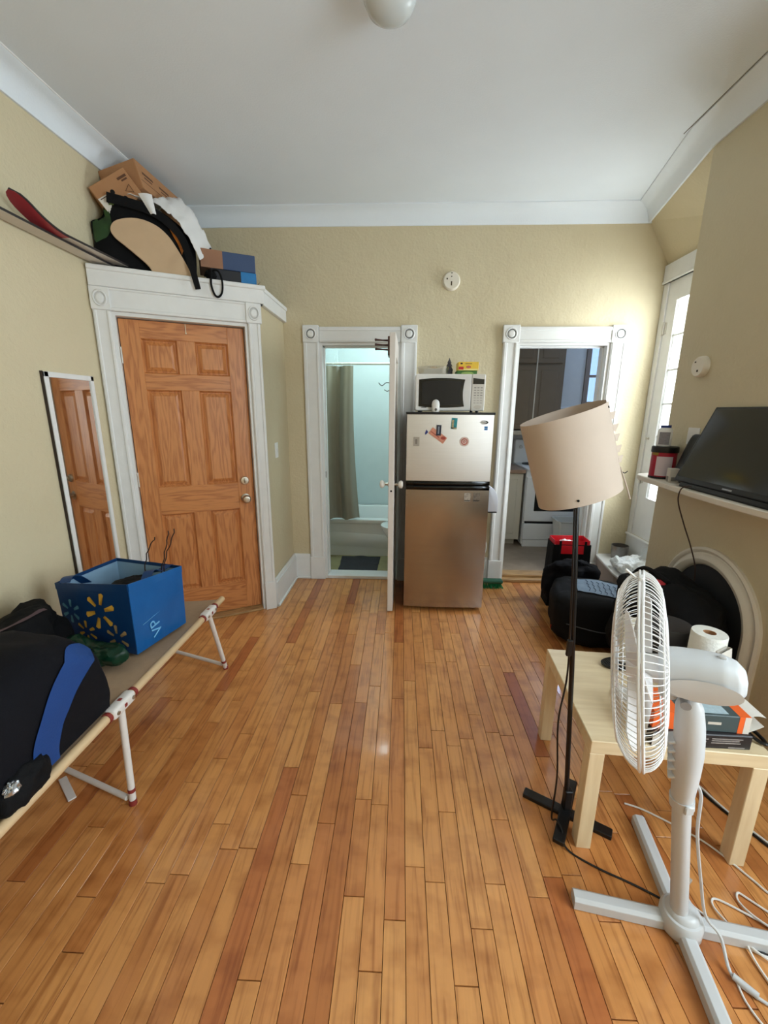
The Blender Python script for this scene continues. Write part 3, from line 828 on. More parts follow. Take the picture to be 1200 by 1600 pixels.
def round_detector(name, label, M, r, slots):
    t = thing(name, label, 'smoke detector', M.translation)
    mb = MB(); mb.lathe([(0.0, 0.0), (r, 0.0), (r, 0.012), (r * 0.94, 0.024), (r * 0.85, 0.030), (0.0, 0.030)], 40, M); mb.build('body', mat('aged_white_plastic', (226, 218, 202), 0.45, var=0.02), t, smooth=True)
    for (x, y, w, h) in slots:
        mb = MB(); mb.box((x - w, y - h, 0.026), (x + w, y + h, 0.0312), M, bev=0.001); mb.build('slot', mat('dark_slot', (62, 48, 26), 0.8, var=0), t)
    return t
round_detector('smoke_detector', 'round white smoke detector on the wall between the doorways', frame((0.362, YF, 2.474), (1, 0, 0), (0, 0, 1)), 0.068,
               [(0, 0.052, 0.004, 0.004), (0, 0.028, 0.004, 0.004), (-0.034, 0.012, 0.005, 0.005), (0, -0.02, 0.005, 0.015)])
round_detector('smoke_detector', 'round white detector on the chimney breast above the television', frame((XB, 2.425, 1.742), (0, -1, 0), (0, 0, 1)), 0.055,
               [(-0.02, 0.025, 0.006, 0.004), (0.005, -0.022, 0.006, 0.006)])
def switch_plate(label, M, toggle=True):
    t = thing('light_switch', label, 'light switch', M.translation)
    mb = MB(); mb.box((-0.036, -0.058, 0), (0.036, 0.058, 0.006), M, bev=0.003, seg=2); mb.build('plate', WHITE, t)
    mb = MB(); mb.box((-0.006, -0.012, 0.005), (0.006, 0.012, 0.014), M, bev=0.002); mb.build('toggle', WHITE, t)
switch_plate('white light switch on the wall beside the entry door', frame((B.x, 3.19, 1.20), (0, 1, 0), (0, 0, 1)))
switch_plate('white switch plate on the breast behind the television', frame((XB, 2.40, 1.375), (0, -1, 0), (0, 0, 1)) @ Matrix.Diagonal((1.3, 0.8, 1, 1)))

# wall mirror
t = thing('wall_mirror', 'narrow tall mirror in a thin white frame on the left wall', 'mirror', (XL, 2.255, 0.46))
y0, y1, z0, z1 = 2.085, 2.425, 0.46, 1.68
mb = MB(); mb.box((XL + 0.004, y0 + 0.01, z0 + 0.01), (XL + 0.012, y1 - 0.01, z1 - 0.01)); mb.build('glass', mat('mirror_glass', (225, 222, 216), 0.03, metal=1.0, var=0), t)
for a, b in (((y0, z0), (y0 + 0.026, z1)), ((y1 - 0.022, z0), (y1, z1)), ((y0, z0), (y1, z0 + 0.026)), ((y0, z1 - 0.026), (y1, z1))):
    mb = MB(); mb.box((XL + 0.001, a[0], a[1]), (XL + 0.020, b[0], b[1]), bev=0.0015); mb.build('frame_rail', TRIM, t)
mb = MB(); mb.box((XL, y0 - 0.004, z0 - 0.003), (XL + 0.014, y0, z1 + 0.002)); mb.build('back_edge', mat('dark_board_edge', (58, 48, 40), 0.8), t)

# ------------------------------------------------------------------ fridge and what stands on it
FX0, FX1, FY0, FY1, FZ = 0.036, 0.636, 2.965, 3.52, 1.478
t = thing('refrigerator', 'stainless steel top freezer refrigerator with black handle strip', 'refrigerator', ((FX0 + FX1) / 2, 3.24, 0))
mb = MB(); mb.box((FX0 + 0.004, FY0 + 0.066, 0.03), (FX1 - 0.004, FY1, FZ - 0.005), bev=0.006, seg=2); mb.build('body', mat('graphite_side', (70, 66, 64), 0.5, var=0.04), t)
mb = MB()
def door_slab(mb, z0, z1):
    xs = [FX0 + (FX1 - FX0) * k / 16 for k in range(17)]
    pts = [(x, FY0 + 0.010 * ((2 * k / 16 - 1) ** 2)) for k, x in enumerate(xs)]
    mb.prism([(x, y) for x, y in pts] + [(FX1, FY0 + 0.062), (FX0, FY0 + 0.062)], z0, z1, bev=0.0)
door_slab(mb, 1.014, FZ); d1o = mb.build('freezer_door', STEEL_LIT, t, smooth=True, angle=30)
mb = MB(); door_slab(mb, 0.03, 0.948); d2o = mb.build('fridge_door', STEEL, t, smooth=True, angle=30)
mb = MB()
for z0, z1 in ((0.948, 0.979), (0.983, 1.014)):
    mb.box((FX0, FY0 + 0.006, z0), (FX1, FY0 + 0.062, z1), bev=0.004, seg=2)
mb.box((FX0 + 0.05, FY0 - 0.004, 0.985), (FX1 - 0.05, FY0 + 0.02, 1.004), bev=0.006, seg=3); mb.box((FX0 + 0.05, FY0 - 0.006, 0.957), (FX1 - 0.05, FY0 + 0.02, 0.976), bev=0.006, seg=3)
mb.build('handle_strip', BLACKGLOSS, t, smooth=True)
mb = MB(); mb.box((FX0 - 0.006, FY0 - 0.004, FZ), (FX1 + 0.006, FY1, FZ + 0.016), bev=0.004, seg=2); mb.build('top_cap', BLACK, t)
mb = MB(); mb.box((FX0 + 0.01, FY0 + 0.07, 0), (FX1 - 0.01, FY1 - 0.02, 0.032)); mb.build('kick_plate', BLACK, t)
def onfridge(px, pz, y=None):
    k = (px - FX0) / (FX1 - FX0) * 2 - 1
    return FY0 + 0.010 * k * k
def decal(name, pts, m, parent, y, th=0.0015):
    """flat shape on the fridge front; pts in x,z"""
    mb = MB(); mb.prism(pts, 0, th, Matrix(((1, 0, 0, 0), (0, 0, -1, y), (0, 1, 0, 0), (0, 0, 0, 1)))); return mb.build(name, m, parent)
def ell(cx, cz, rx, rz, n=28): return [(cx + rx * math.cos(2 * math.pi * k / n), cz + rz * math.sin(2 * math.pi * k / n)) for k in range(n)]
def rect(cx, cz, w, h, a=0.0):
    c, s = math.cos(a), math.sin(a)
    return [(cx + x * c - z * s, cz + x * s + z * c) for x, z in ((-w/2, -h/2), (w/2, -h/2), (w/2, h/2), (-w/2, h/2))]
WH = mat('badge_white', (236, 234, 228), 0.4, var=0)
CH = mat('badge_dark', (44, 36, 32), 0.3, var=0)
yb = onfridge(0.56, 1.41)
b = decal('brand_badge', ell(0.567, 1.427, 0.031, 0.0125), CH, t, yb + 0.001)
decal('badge_field', ell(0.562, 1.427, 0.023, 0.0085), WH, b, yb - 0.0005)
text('badge_lettering', 'Amana', 0.014, frame((0.562, yb - 0.002, 1.4268), (1, 0, 0), (0, 0, 1)), CH, b, squash=0.85)
b = decal('energy_sticker', rect(0.582, 1.387, 0.026, 0.026), mat('sticker_blue', (52, 128, 200), 0.45, var=0.02), t, onfridge(0.582, 0) + 0.001)
text('sticker_star', 'energy', 0.0075, frame((0.582, onfridge(0.582, 0) - 0.001, 1.387), (1, 0, 0), (0, 0, 1)), WH, b)
# magnets and papers held on the freezer door: things of their own
def fmagnet(name, label, cat, pts, m, y):
    cx = sum(p[0] for p in pts) / len(pts); cz = sum(p[1] for p in pts) / len(pts)
    e = thing(name, label, cat, (cx, y, cz)); decal('face', pts, m, e, y, 0.003); return e
def fy(x, k=0.0): return onfridge(x, 0) - 0.0004 - k
ym = FY0 + 0.0055
teal = mat('postcard_teal', (38, 148, 158), 0.5, var=0.5, vscale=45)
e = fmagnet('picture_magnet', 'small upright teal picture magnet near the top of the freezer door', 'magnet', rect(0.362, 1.418, 0.040, 0.076, -0.06), teal, fy(0.362))
decal('print', rect(0.352, 1.412, 0.014, 0.062, -0.06), mat('magnet_sand', (196, 180, 140), 0.6, var=0.4, vscale=80), e, fy(0.362, 0.003), 0.0006)
decal('print', rect(0.362, 1.386, 0.034, 0.010, -0.06), mat('magnet_sand', (196, 180, 140), 0.6), e, fy(0.362, 0.003), 0.0006)
salmon = mat('banknote_salmon', (222, 150, 124), 0.6, var=0.16, vscale=60)
e = fmagnet('banknote', 'salmon coloured paper note stuck slantwise on the freezer door', 'paper', rect(0.252, 1.335, 0.126, 0.050, -0.62), salmon, fy(0.252))
decal('print', ell(0.290, 1.318, 0.017, 0.011), mat('note_red', (176, 74, 58), 0.6), e, fy(0.252, 0.003), 0.0006)
decal('print', rect(0.232, 1.343, 0.07, 0.005, -0.62), mat('note_red', (176, 74, 58), 0.6), e, fy(0.252, 0.003), 0.0006)
decal('corner', [(0.166, 1.338), (0.184, 1.358), (0.172, 1.376), (0.163, 1.352)], mat('note_navy', (34, 52, 132), 0.5), e, fy(0.17), 0.003)
e = fmagnet('picture_magnet', 'small dark navy label magnet holding the salmon note', 'magnet', rect(0.257, 1.371, 0.033, 0.072, -0.04), mat('label_navy', (48, 50, 66), 0.5, var=0.25, vscale=90), fy(0.257, 0.003))
decal('print', rect(0.256, 1.372, 0.010, 0.05, -0.04), mat('label_print', (132, 138, 152), 0.6), e, fy(0.257, 0.006), 0.0006)
e = fmagnet('round_magnet', 'round pale magnet with a red ring on the freezer door', 'magnet', ell(0.438, 1.295, 0.033, 0.033), mat('sticker_pale', (226, 200, 188), 0.5, var=0.03), fy(0.438))
mb = MB()
mb.tube([(0.438 + 0.0195 * math.cos(2*math.pi*k/32), fy(0.438, 0.0035), 1.295 + 0.0195 * math.sin(2*math.pi*k/32)) for k in range(32)], 0.0026, 6, closed=True)
mb.tube([(0.438 + 0.008 * math.cos(a), fy(0.438, 0.0035), 1.295 + 0.008 * math.sin(a)) for a in [0.0 + 5.2 * k / 14 for k in range(15)]] , 0.0015, 6)
mb.tube([(0.430, fy(0.438, 0.0035), 1.293), (0.446, fy(0.438, 0.0035), 1.296)], 0.0015, 6)
mb.build('red_ring', mat('ring_red', (196, 74, 56), 0.5), e)
e = fmagnet('photo_paper', 'small faded grey photograph low on the left of the freezer door', 'photo', rect(0.104, 1.292, 0.042, 0.064, 0.0), mat('faded_grey_print', (172, 162, 150), 0.5, var=0.06, vscale=40), fy(0.104))
decal('print', rect(0.103, 1.292, 0.014, 0.034), mat('faded_print_dark', (132, 122, 112), 0.6), e, fy(0.104, 0.003), 0.0005)
for cx, nm in ((0.480, 'pale grey cartoon like sticker at the top of the fridge door'), (0.546, 'dark grey picture sticker at the top right of the fridge door')):
    e = fmagnet('picture_sticker', nm, 'sticker', rect(cx, 0.898, 0.046, 0.062), mat('sticker_grey%d' % int(cx * 100), (180, 170, 158) if cx < 0.5 else (128, 118, 106), 0.45, var=0.5, vscale=60), fy(cx))
    decal('print', rect(cx, 0.874, 0.040, 0.006), CH, e, fy(cx, 0.003), 0.0005)

# dispenser and wire hook on the side of the fridge
t = thing('bag_dispenser', 'white curved plastic dispenser on the right side of the fridge', 'dispenser', (FX1, 3.12, 0.77))
mb = MB(); prof2 = [(0, 0.0), (0, 0.19), (0.025, 0.188), (0.055, 0.168), (0.078, 0.13), (0.088, 0.08), (0.088, 0.0)]
mb.prism(prof2, -0.075, 0.075, frame((FX1 - 0.003, 3.12, 0.775), (1, 0, 0), (0, 0, 1)), bev=0.004, seg=2); mb.build('cover', mat('bluish_white_plastic', (214, 218, 230), 0.3, var=0.01), t, smooth=True)
mb = MB(); mb.box((FX1, 3.05, 0.765), (FX1 + 0.082, 3.19, 0.776)); mb.build('slot_plate', BLACK, t)
t = thing('wire_hook', 'thin white wire hook low on the right side of the fridge', 'hook', (FX1, 3.06, 0.45))
mb = MB(); mb.tube(spline([(FX1 - 0.002, 3.06, 0.56), (FX1 + 0.018, 3.06, 0.53), (FX1 + 0.024, 3.06, 0.49), (FX1 + 0.018, 3.06, 0.45), (FX1 - 0.002, 3.06, 0.42)], 6), 0.003, 8); mb.build('wire', WHITE, t, smooth=True)

# hand brush with green bristles on the floor
t = thing('broom', 'green bristled broom head on the floor beside the fridge', 'broom', (0.79, 3.44, 0))
mb = MB(); mb.box((0.66, 3.40, 0.045), (0.90, 3.47, 0.075), bev=0.01, seg=2); mb.build('head', mat('green_plastic', (20, 84, 62), 0.4), t)
mb = MB(); rr = random.Random(3)
for k in range(150):
    x = rr.uniform(0.67, 0.89); y = rr.uniform(3.405, 3.465); mb.tube([(x, y, 0.05), (x + rr.uniform(-0.004, 0.035) * (1 if x > 0.8 else 0.3), y + rr.uniform(-0.03, 0.01), 0.003)], 0.0022, 4)
o = mb.build('bristles', mat('green_bristle', (16, 128, 74), 0.5, var=0.2, vscale=60), t); o['kind'] = 'stuff'
mb = MB(); mb.tube([(0.70, 3.45, 0.06), (0.70, 3.505, 0.75)], 0.010, 10); mb.build('handle', mat('green_plastic', (20, 84, 62), 0.4), t)

# microwave
MX0, MX1, MY0, MY1, MZ0, MZ1 = 0.092, 0.572, 3.02, 3.38, FZ + 0.026, FZ + 0.272
t = thing('microwave', 'white countertop microwave oven on top of the fridge', 'microwave', ((MX0 + MX1) / 2, 3.2, FZ + 0.016))
mb = MB(); mb.box((MX0, MY0 + 0.03, MZ0), (MX1, MY1, MZ1), bev=0.008, seg=2); mb.build('case', WHITE, t)
xs = MX0 + 0.385
mb = MB(); mb.box((MX0, MY0, MZ0), (xs, MY0 + 0.03, MZ1), bev=0.008, seg=3); mdoor = mb.build('door', WHITE, t)
mb = MB()
cx, cz, hw, hh = (MX0 + xs) / 2 - 0.012, (MZ0 + MZ1) / 2 - 0.004, 0.158, 0.090
pts = [(cx - hw + 2 * hw * k / 12, cz - hh + 0.008 * (1 - (k / 6 - 1) ** 2) * -1) for k in range(13)] + [(cx + hw - 0.012 * (1 - (k / 4 - 1) ** 2), cz - hh + 2 * hh * k / 8) for k in range(1, 8)] + [(cx + hw - 2 * hw * k / 12, cz + hh + 0.010 * (1 - (k / 6 - 1) ** 2)) for k in range(13)]
wd = decal('window_rim', pts, BLACKGLOSS, mdoor, MY0, 0.004)
decal('window_mesh', [(cx + (x - cx) * 0.86, cz + (z - cz) * 0.82) for x, z in pts], mat('smoked_mesh', (40, 38, 37), 0.3, var=0.08, spec=0.3), mdoor, MY0 - 0.003, 0.002)
decal('brand_mark', rect(MX0 + 0.060, MZ0 + 0.022, 0.036, 0.006), mat('grey_print', (120, 116, 112), 0.6), mdoor, MY0, 0.0008)
mb = MB(); mb.box((xs + 0.002, MY0 + 0.002, MZ0), (MX1, MY0 + 0.03, MZ1), bev=0.006, seg=2); pan = mb.build('control_panel', mat('pale_panel', (226, 222, 214), 0.4, var=0.01), t)
pc = (xs + MX1) / 2
decal('display', [(pc - 0.038, MZ1 - 0.066), (pc + 0.038, MZ1 - 0.066), (pc + 0.038, MZ1 - 0.034), (pc - 0.038, MZ1 - 0.026)], BLACKGLOSS, pan, MY0 + 0.002, 0.002)
for r_ in range(7):
    for c_ in range(3):
        decal('button', rect(pc - 0.022 + 0.022 * c_, MZ1 - 0.090 - 0.017 * r_, 0.015, 0.007), mat('button_grey', (166, 160, 152), 0.5) if r_ < 4 else mat('button_pale', (196, 190, 182), 0.5), pan, MY0 + 0.002, 0.0015)
decal('open_button', ell(pc, MZ0 + 0.026, 0.028, 0.013), mat('button_cream', (214, 206, 194), 0.4), pan, MY0 + 0.002, 0.005)
for x in (MX0 + 0.04, MX1 - 0.04):
    for y in (MY0 + 0.06, MY1 - 0.05):
        mb = MB(); mb.cyl((x, y, FZ + 0.016), (x, y, MZ0 + 0.002), 0.012, 12); mb.build('foot', BLACK, t)
# white egg shaped device in front of the microwave
t = thing('speaker_pod', 'small white egg shaped device standing in front of the microwave', 'device', (0.232, 2.99, FZ + 0.016))
mb = MB(); mb.lathe([(0.0, 0), (0.022, 0.001), (0.027, 0.012), (0.028, 0.05), (0.024, 0.070), (0.014, 0.082), (0.0, 0.086)], 28, Matrix.Translation((0.232, 2.99, FZ + 0.016))); mb.build('shell', WHITE, t, smooth=True)
mb = MB(); mb.lathe([(0.0, 0.0), (0.009, 0.0), (0.0075, 0.003), (0.0, 0.0035)], 18, frame((0.232, 2.9635, FZ + 0.034), (1, 0, 0), (0, 0, 1))); mb.build('eye', mat('grey_eye', (96, 92, 90), 0.3), t, smooth=True)
# bowl, figurine and boxes on the microwave
t = thing('plastic_bowl', 'clear plastic container on the microwave', 'bowl', (0.222, 3.22, MZ1))
mb = MB(); mb.lathe([(0.0, 0.002), (0.098, 0.002), (0.104, 0.012), (0.116, 0.058), (0.120, 0.060), (0.117, 0.0625), (0.112, 0.058), (0.100, 0.014), (0.094, 0.006), (0.0, 0.006)], 40, Matrix.Translation((0.222, 3.22, MZ1)), caps=False)
mb.build('tub', mat_glass('cloudy_plastic', (0.93, 0.92, 0.90, 1), 0.22), t, smooth=True)
t = thing('tree_figurine', 'small dark grey fir tree figurine on the microwave', 'figurine', (0.352, 3.345, MZ1))
mb = MB(); mb.lathe([(0.0, 0), (0.026, 0), (0.026, 0.05), (0.03, 0.055), (0.014, 0.082), (0.024, 0.082), (0.010, 0.106), (0.017, 0.106), (0.004, 0.132), (0.003, 0.14), (0.0, 0.142)], 14, Matrix.Translation((0.352, 3.345, MZ1))); mb.build('tree', mat('slate_resin', (78, 76, 80), 0.7, var=0.15, vscale=60, bump=0.4), t)
def carton(name, label, cat, a, b, m, group=None):
    t = thing(name, label, cat, ((a[0] + b[0]) / 2, (a[1] + b[1]) / 2, a[2])); mb = MB(); mb.box(a, b, bev=0.0015); mb.build('carton', m, t); return t
a0, b0 = (0.398, 3.235, MZ1), (0.545, 3.36, MZ1 + 0.042)
t = carton('tea_box', 'green tea box under the yellow box on the microwave', 'box', a0, b0, mat('box_green', (62, 112, 38), 0.5, var=0.25, vscale=22))
decal('print', ell(0.475, MZ1 + 0.022, 0.045, 0.012), mat('print_lightgreen', (150, 178, 96), 0.6), t, a0[1], 0.0006)
a1, b1 = (0.406, 3.228, MZ1 + 0.042), (0.553, 3.36, MZ1 + 0.102)
t = carton('tea_box', 'yellow tea box with a red logo on the microwave', 'box', a1, b1, mat('box_yellow', (240, 196, 62), 0.5, var=0.08, vscale=16))
decal('print', ell(0.480, MZ1 + 0.066, 0.017, 0.0085), mat('print_red', (196, 36, 30), 0.5), t, a1[1], 0.0006)
text('lettering', 'Lipton', 0.0095, frame((0.480, a1[1] - 0.0008, MZ1 + 0.0662), (1, 0, 0), (0, 0, 1)), WH, t, ext=0.0002, squash=0.9)
decal('print', rect(0.426, MZ1 + 0.058, 0.036, 0.020), mat('print_red', (196, 36, 30), 0.5), t, a1[1], 0.0006)
decal('print', rect(0.428, MZ1 + 0.090, 0.016, 0.011), mat('print_brown', (70, 44, 20), 0.5), t, a1[1], 0.0006)
decal('print', rect(0.480, MZ1 + 0.089, 0.048, 0.004), mat('print_brown', (70, 44, 20), 0.5), t, a1[1], 0.0006)
decal('print', rect(0.480, MZ1 + 0.048, 0.14, 0.010), mat('print_cream', (246, 226, 150), 0.5), t, a1[1], 0.0003)

# peg rack over the bathroom door and wire hook
t = thing('peg_rack', 'dark wooden peg rack on the top of the bathroom door', 'peg rack', (-0.09, 3.0, 1.93))
dw = mat_wood('dark_mahogany', (74, 30, 22), (44, 16, 12), 'Z', 0.35)
mb = MB(); mb.box((-0.103, 2.965, 1.862), (-0.085, 3.09, 1.985), bev=0.004, seg=2); mb.build('back_plate', dw, t)
for k, (z, y) in enumerate(((1.960, 2.985), (1.932, 3.0), (1.906, 3.02))):
    mb = MB(); M = frame((-0.103, y, z), (0, 1, 0), (0, 0, 1)) @ Matrix.Rotation(math.pi, 4, 'X')
    mb.tube([(-0.103, y, z), (-0.14, y, z + 0.001), (-0.178, y, z + 0.004), (-0.186, y, z + 0.005), (-0.192, y, z + 0.005)], [0.0065, 0.005, 0.007, 0.0095, 0.006], 12); mb.build('peg', dw, t, smooth=True)
t = thing('coat_hook', 'bent wire coat hook on the bathroom door', 'hook', (-0.085, 3.05, 1.66))
mb = MB(); mb.tube(spline([(-0.084, 3.05, 1.690), (-0.115, 3.05, 1.692), (-0.145, 3.05, 1.672), (-0.168, 3.05, 1.692)], 6), 0.0028, 8); mb.tube(spline([(-0.084, 3.05, 1.690), (-0.082, 3.05, 1.655), (-0.105, 3.05, 1.635), (-0.128, 3.05, 1.645)], 6), 0.0028, 8); mb.build('wire', mat('dull_steel_wire', (92, 88, 86), 0.4, metal=0.8), t, smooth=True)

# ------------------------------------------------------------------ bathroom things
BF = 0.02
PORC = mat('porcelain_white', (232, 234, 232), 0.14, var=0.01)
t = thing('bathtub', 'white built in bathtub with a moulded apron', 'bathtub', (-0.2, 4.5, BF))
mb = MB()
TX0, TX1, TY0, TY1, TZ = BXL + 0.004, BXR - 0.004, 4.13, BY1 - 0.024, 0.415
def sr(hx, hy, r, n=6):
    out = []
    for cx, cy, a0_ in ((hx - r, hy - r, 0), (-hx + r, hy - r, 90), (-hx + r, -hy + r, 180), (hx - r, -hy + r, 270)):
        out += [(cx + r * math.cos(math.radians(a0_ + 90 * k / n)), cy + r * math.sin(math.radians(a0_ + 90 * k / n))) for k in range(n + 1)]
    return out
tc = ((TX0 + TX1) / 2, (TY0 + TY1) / 2); hx, hy = (TX1 - TX0) / 2, (TY1 - TY0) / 2
tb = bmesh.new(); rings = []
for (hxx, hyy, r, z) in ((hx, hy, 0.01, BF), (hx, hy, 0.01, TZ - 0.03), (hx, hy, 0.012, TZ - 0.008), (hx - 0.01, hy - 0.01, 0.015, TZ), (hx - 0.06, hy - 0.065, 0.12, TZ), (hx - 0.075, hy - 0.08, 0.14, TZ - 0.02), (hx - 0.14, hy - 0.13, 0.15, 0.14), (hx - 0.2, hy - 0.18, 0.14, 0.10)):
    rings.append([tb.verts.new((tc[0] + x, tc[1] + y, z)) for x, y in sr(hxx, hyy, r)])
for ra, rb_ in zip(rings, rings[1:]):
    n = len(ra)
    for k in range(n): tb.faces.new((ra[k], ra[(k + 1) % n], rb_[(k + 1) % n], rb_[k]))
tb.faces.new(rings[-1]); tb.faces.new(rings[0][::-1]); bmesh.ops.recalc_face_normals(tb, faces=tb.faces); mb._merge(tb)
mb.build('tub', PORC, t, smooth=True)
mb = MB(); mb.box((TX0, TY0 - 0.014, TZ - 0.05), (TX1, TY0 + 0.02, TZ), bev=0.012, seg=3)
ap = []
for k in range(25):
    x = TX0 + (TX1 - TX0) * k / 24; ap.append((x, 0.255 - 0.035 * math.sin(math.pi * (k / 24))))
mb.grid(lambda u, v: Vector((TX0 + (TX1 - TX0) * u, TY0 - 0.010 * math.sin(math.pi * v), (0.265 + 0.02 * math.cos(5 * u)) - 0.14 * v)), 24, 6, thick=0.008)
mb.build('apron', PORC, t, smooth=True)
t = thing('shower_curtain', 'olive grey fabric shower curtain gathered to the left of the tub', 'shower curtain', (-0.7, 4.12, 0.42))
mb = MB()
def cur(u, v):
    x0 = -1.0; x1 = -0.462 + 0.045 * v ** 1.5 - 0.02 * math.sin(v * 3.0)
    fold = math.sin(u * 19 + 1.2 * math.sin(v * 2.0)) * (0.034 + 0.006 * v) + 0.010 * math.sin(u * 43 + v * 3)
    return Vector((x0 + (x1 - x0) * u, 4.075 + fold + 0.02 * v * (u - 0.5), 1.905 - (1.905 - 0.432 + 0.012 * math.sin(u * 19)) * v))
mb.grid(cur, 110, 30, thick=0.002); mb.build('cloth', mat('olive_grey_cloth', (158, 154, 140), 0.75, var=0.05, sheen=0.2), t, smooth=True)
for k in range(7):
    x = -0.99 + 0.085 * k
    mb = MB(); mb.tube([(x, 4.075 + 0.017 * math.cos(2*math.pi*q/14), 1.914 + 0.019 * math.sin(2*math.pi*q/14)) for q in range(14)], 0.002, 5, closed=True); mb.build('ring', WHITE, t, smooth=True)
t = thing('shower_rod', 'straight white shower curtain rod across the bathroom', 'curtain rod', (-0.2, 4.075, 1.922))
mb = MB(); mb.cyl((BXL, 4.075, 1.925), (BXR, 4.075, 1.925), 0.012, 14); mb.build('rod', PORC, t, smooth=True)
for x, d in ((BXL, 1), (BXR, -1)):
    mb = MB(); mb.cyl((x, 4.075, 1.925), (x + d * 0.012, 4.075, 1.925), 0.028, 18); mb.build('flange', PORC, t, smooth=True)
t = thing('bath_mat', 'charcoal bath mat lying on the bathroom floor', 'bath mat', (-0.41, 3.86, BF))
mb = MB()
c0 = [(-0.575, 3.705), (-0.215, 3.70), (-0.20, 4.075), (-0.60, 4.07)]
def bm_(u, v):
    p = Vector(c0[0]).lerp(Vector(c0[1]), u).lerp(Vector(c0[3]).lerp(Vector(c0[2]), u), v)
    return Vector((p.x - 0.03 * max(0, 0.35 - v) * (1 - u), p.y, BF + 0.012 + 0.012 * max(0, noise.noise(Vector((u * 3, v * 4, 1)))) + 0.01 * math.exp(-((v - 0.55 + 0.2 * u) * 12) ** 2)))
mb.grid(bm_, 30, 24, thick=0.012); mb.build('pile', mat('charcoal_terry', (58, 58, 62), 0.95, var=0.15, vscale=60, bump=0.5, bscale=200), t, smooth=True)
t = thing('toilet', 'white toilet bowl half hidden behind the bathroom door', 'toilet', (0.12, 3.87, BF))
Mt = Matrix.Translation((0.04, 3.90, BF))
def bowl_ring(sx, sy, z, off=0.0, n=36):
    return [Vector((0.04 + off + sx * math.cos(2*math.pi*k/n) * (1.15 if math.cos(2*math.pi*k/n) < 0 else 0.9), 3.90 + sy * math.sin(2*math.pi*k/n), z)) for k in range(n)]
tb = bmesh.new(); rings = [[tb.verts.new(p) for p in bowl_ring(*q)] for q in ((0.11, 0.10, BF, 0.03), (0.105, 0.092, BF + 0.03, 0.03), (0.10, 0.088, BF + 0.14, 0.03), (0.15, 0.13, BF + 0.26, 0.02), (0.19, 0.172, BF + 0.36, 0), (0.195, 0.178, BF + 0.385, 0), (0.14, 0.125, BF + 0.385, 0), (0.12, 0.10, BF + 0.30, 0), (0.05, 0.05, BF + 0.2, 0))]
for ra, rb_ in zip(rings, rings[1:]):
    for k in range(36): tb.faces.new((ra[k], ra[(k + 1) % 36], rb_[(k + 1) % 36], rb_[k]))
tb.faces.new(rings[0][::-1]); tb.faces.new(rings[-1]); bmesh.ops.recalc_face_normals(tb, faces=tb.faces)
mb = MB(); mb._merge(tb); mb.build('bowl', PORC, t, smooth=True)
mb = MB(); tb = bmesh.new(); rings = [[tb.verts.new(p) for p in bowl_ring(*q)] for q in ((0.20, 0.183, BF + 0.388), (0.20, 0.183, BF + 0.405), (0.19, 0.175, BF + 0.412), (0.135, 0.12, BF + 0.410), (0.13, 0.115, BF + 0.39))]
rings.append(rings[0])
for ra, rb_ in zip(rings, rings[1:]):
    for k in range(36): tb.faces.new((ra[k], ra[(k + 1) % 36], rb_[(k + 1) % 36], rb_[k]))
bmesh.ops.recalc_face_normals(tb, faces=tb.faces); mb._merge(tb); mb.build('seat', PORC, t, smooth=True)
mb = MB(); mb.box((0.30, 3.715, BF + 0.36), (0.50, 4.10, BF + 0.74), bev=0.02, seg=3); mb.box((0.18, 3.80, BF), (0.40, 4.0, BF + 0.37), bev=0.03, seg=3); mb.build('tank', PORC, t, smooth=True)

# ------------------------------------------------------------------ kitchen things
CAB = mat('cream_cabinet', (206, 198, 180), 0.45, var=0.03)
t = thing('base_cabinet', 'cream kitchen base cabinet with a panelled door', 'cabinet', (1.0, 4.75, KF))
CY = 4.47
mb = MB(); mb.box((KXL + 0.002, CY + 0.02, 0.13), (1.312, KY1 - 0.002, 0.862)); mb.box((KXL + 0.002, CY + 0.07, KF), (1.28, KY1 - 0.002, 0.13)); mb.build('carcass', CAB, t)
for xa, xb in ((KXL + 0.01, 1.02), (1.028, 1.308)):
    mb = MB(); mb.box((xa, CY, 0.125), (xb, CY + 0.02, 0.855), bev=0.003); d = mb.build('door', CAB, t)
    mb = MB(); mb.box((xa + 0.05, CY - 0.004, 0.19), (xb - 0.06, CY + 0.004, 0.80), bev=0.004); mb.build('panel', CAB, d)
mb = MB(); mb.box((KXL + 0.002, CY - 0.03, 0.864), (1.322, KY1 - 0.002, 0.902), bev=0.006, seg=2)
tag(mb.build('worktop', mat('brown_laminate', (158, 128, 106), 0.4, var=0.12, vscale=30)), 'brown laminate worktop beside the stove', 'worktop')
UP = mat('taupe_cabinet', (116, 99, 78), 0.5, var=0.04)
t = thing('upper_cabinet', 'taupe panelled kitchen wall cabinets above the stove', 'cabinet', (1.2, 4.9, 1.25))
UY = 4.74
mb = MB(); mb.box((KXL + 0.002, UY + 0.02, 1.31), (1.73, KY1 - 0.002, 2.58)); mb.build('carcass', UP, t)
for za, zb in ((1.318, 1.985), (2.005, 2.57)):
    for xa, xb in ((KXL + 0.01, 1.10), (1.105, 1.425), (1.437, 1.70)):
        mb = MB(); mb.box((xa, UY, za), (xb, UY + 0.02, zb), bev=0.002); d = mb.build('door', UP, t)
        mb = MB(); mb.box((xa + 0.045, UY - 0.005, za + 0.05), (xb - 0.045, UY + 0.004, zb - 0.05), bev=0.004); mb.build('panel', UP, d)
mb = MB(); mb.box((1.425, UY - 0.004, 1.318), (1.437, UY + 0.004, 2.57)); mb.build('joint_bead', CAB, t)
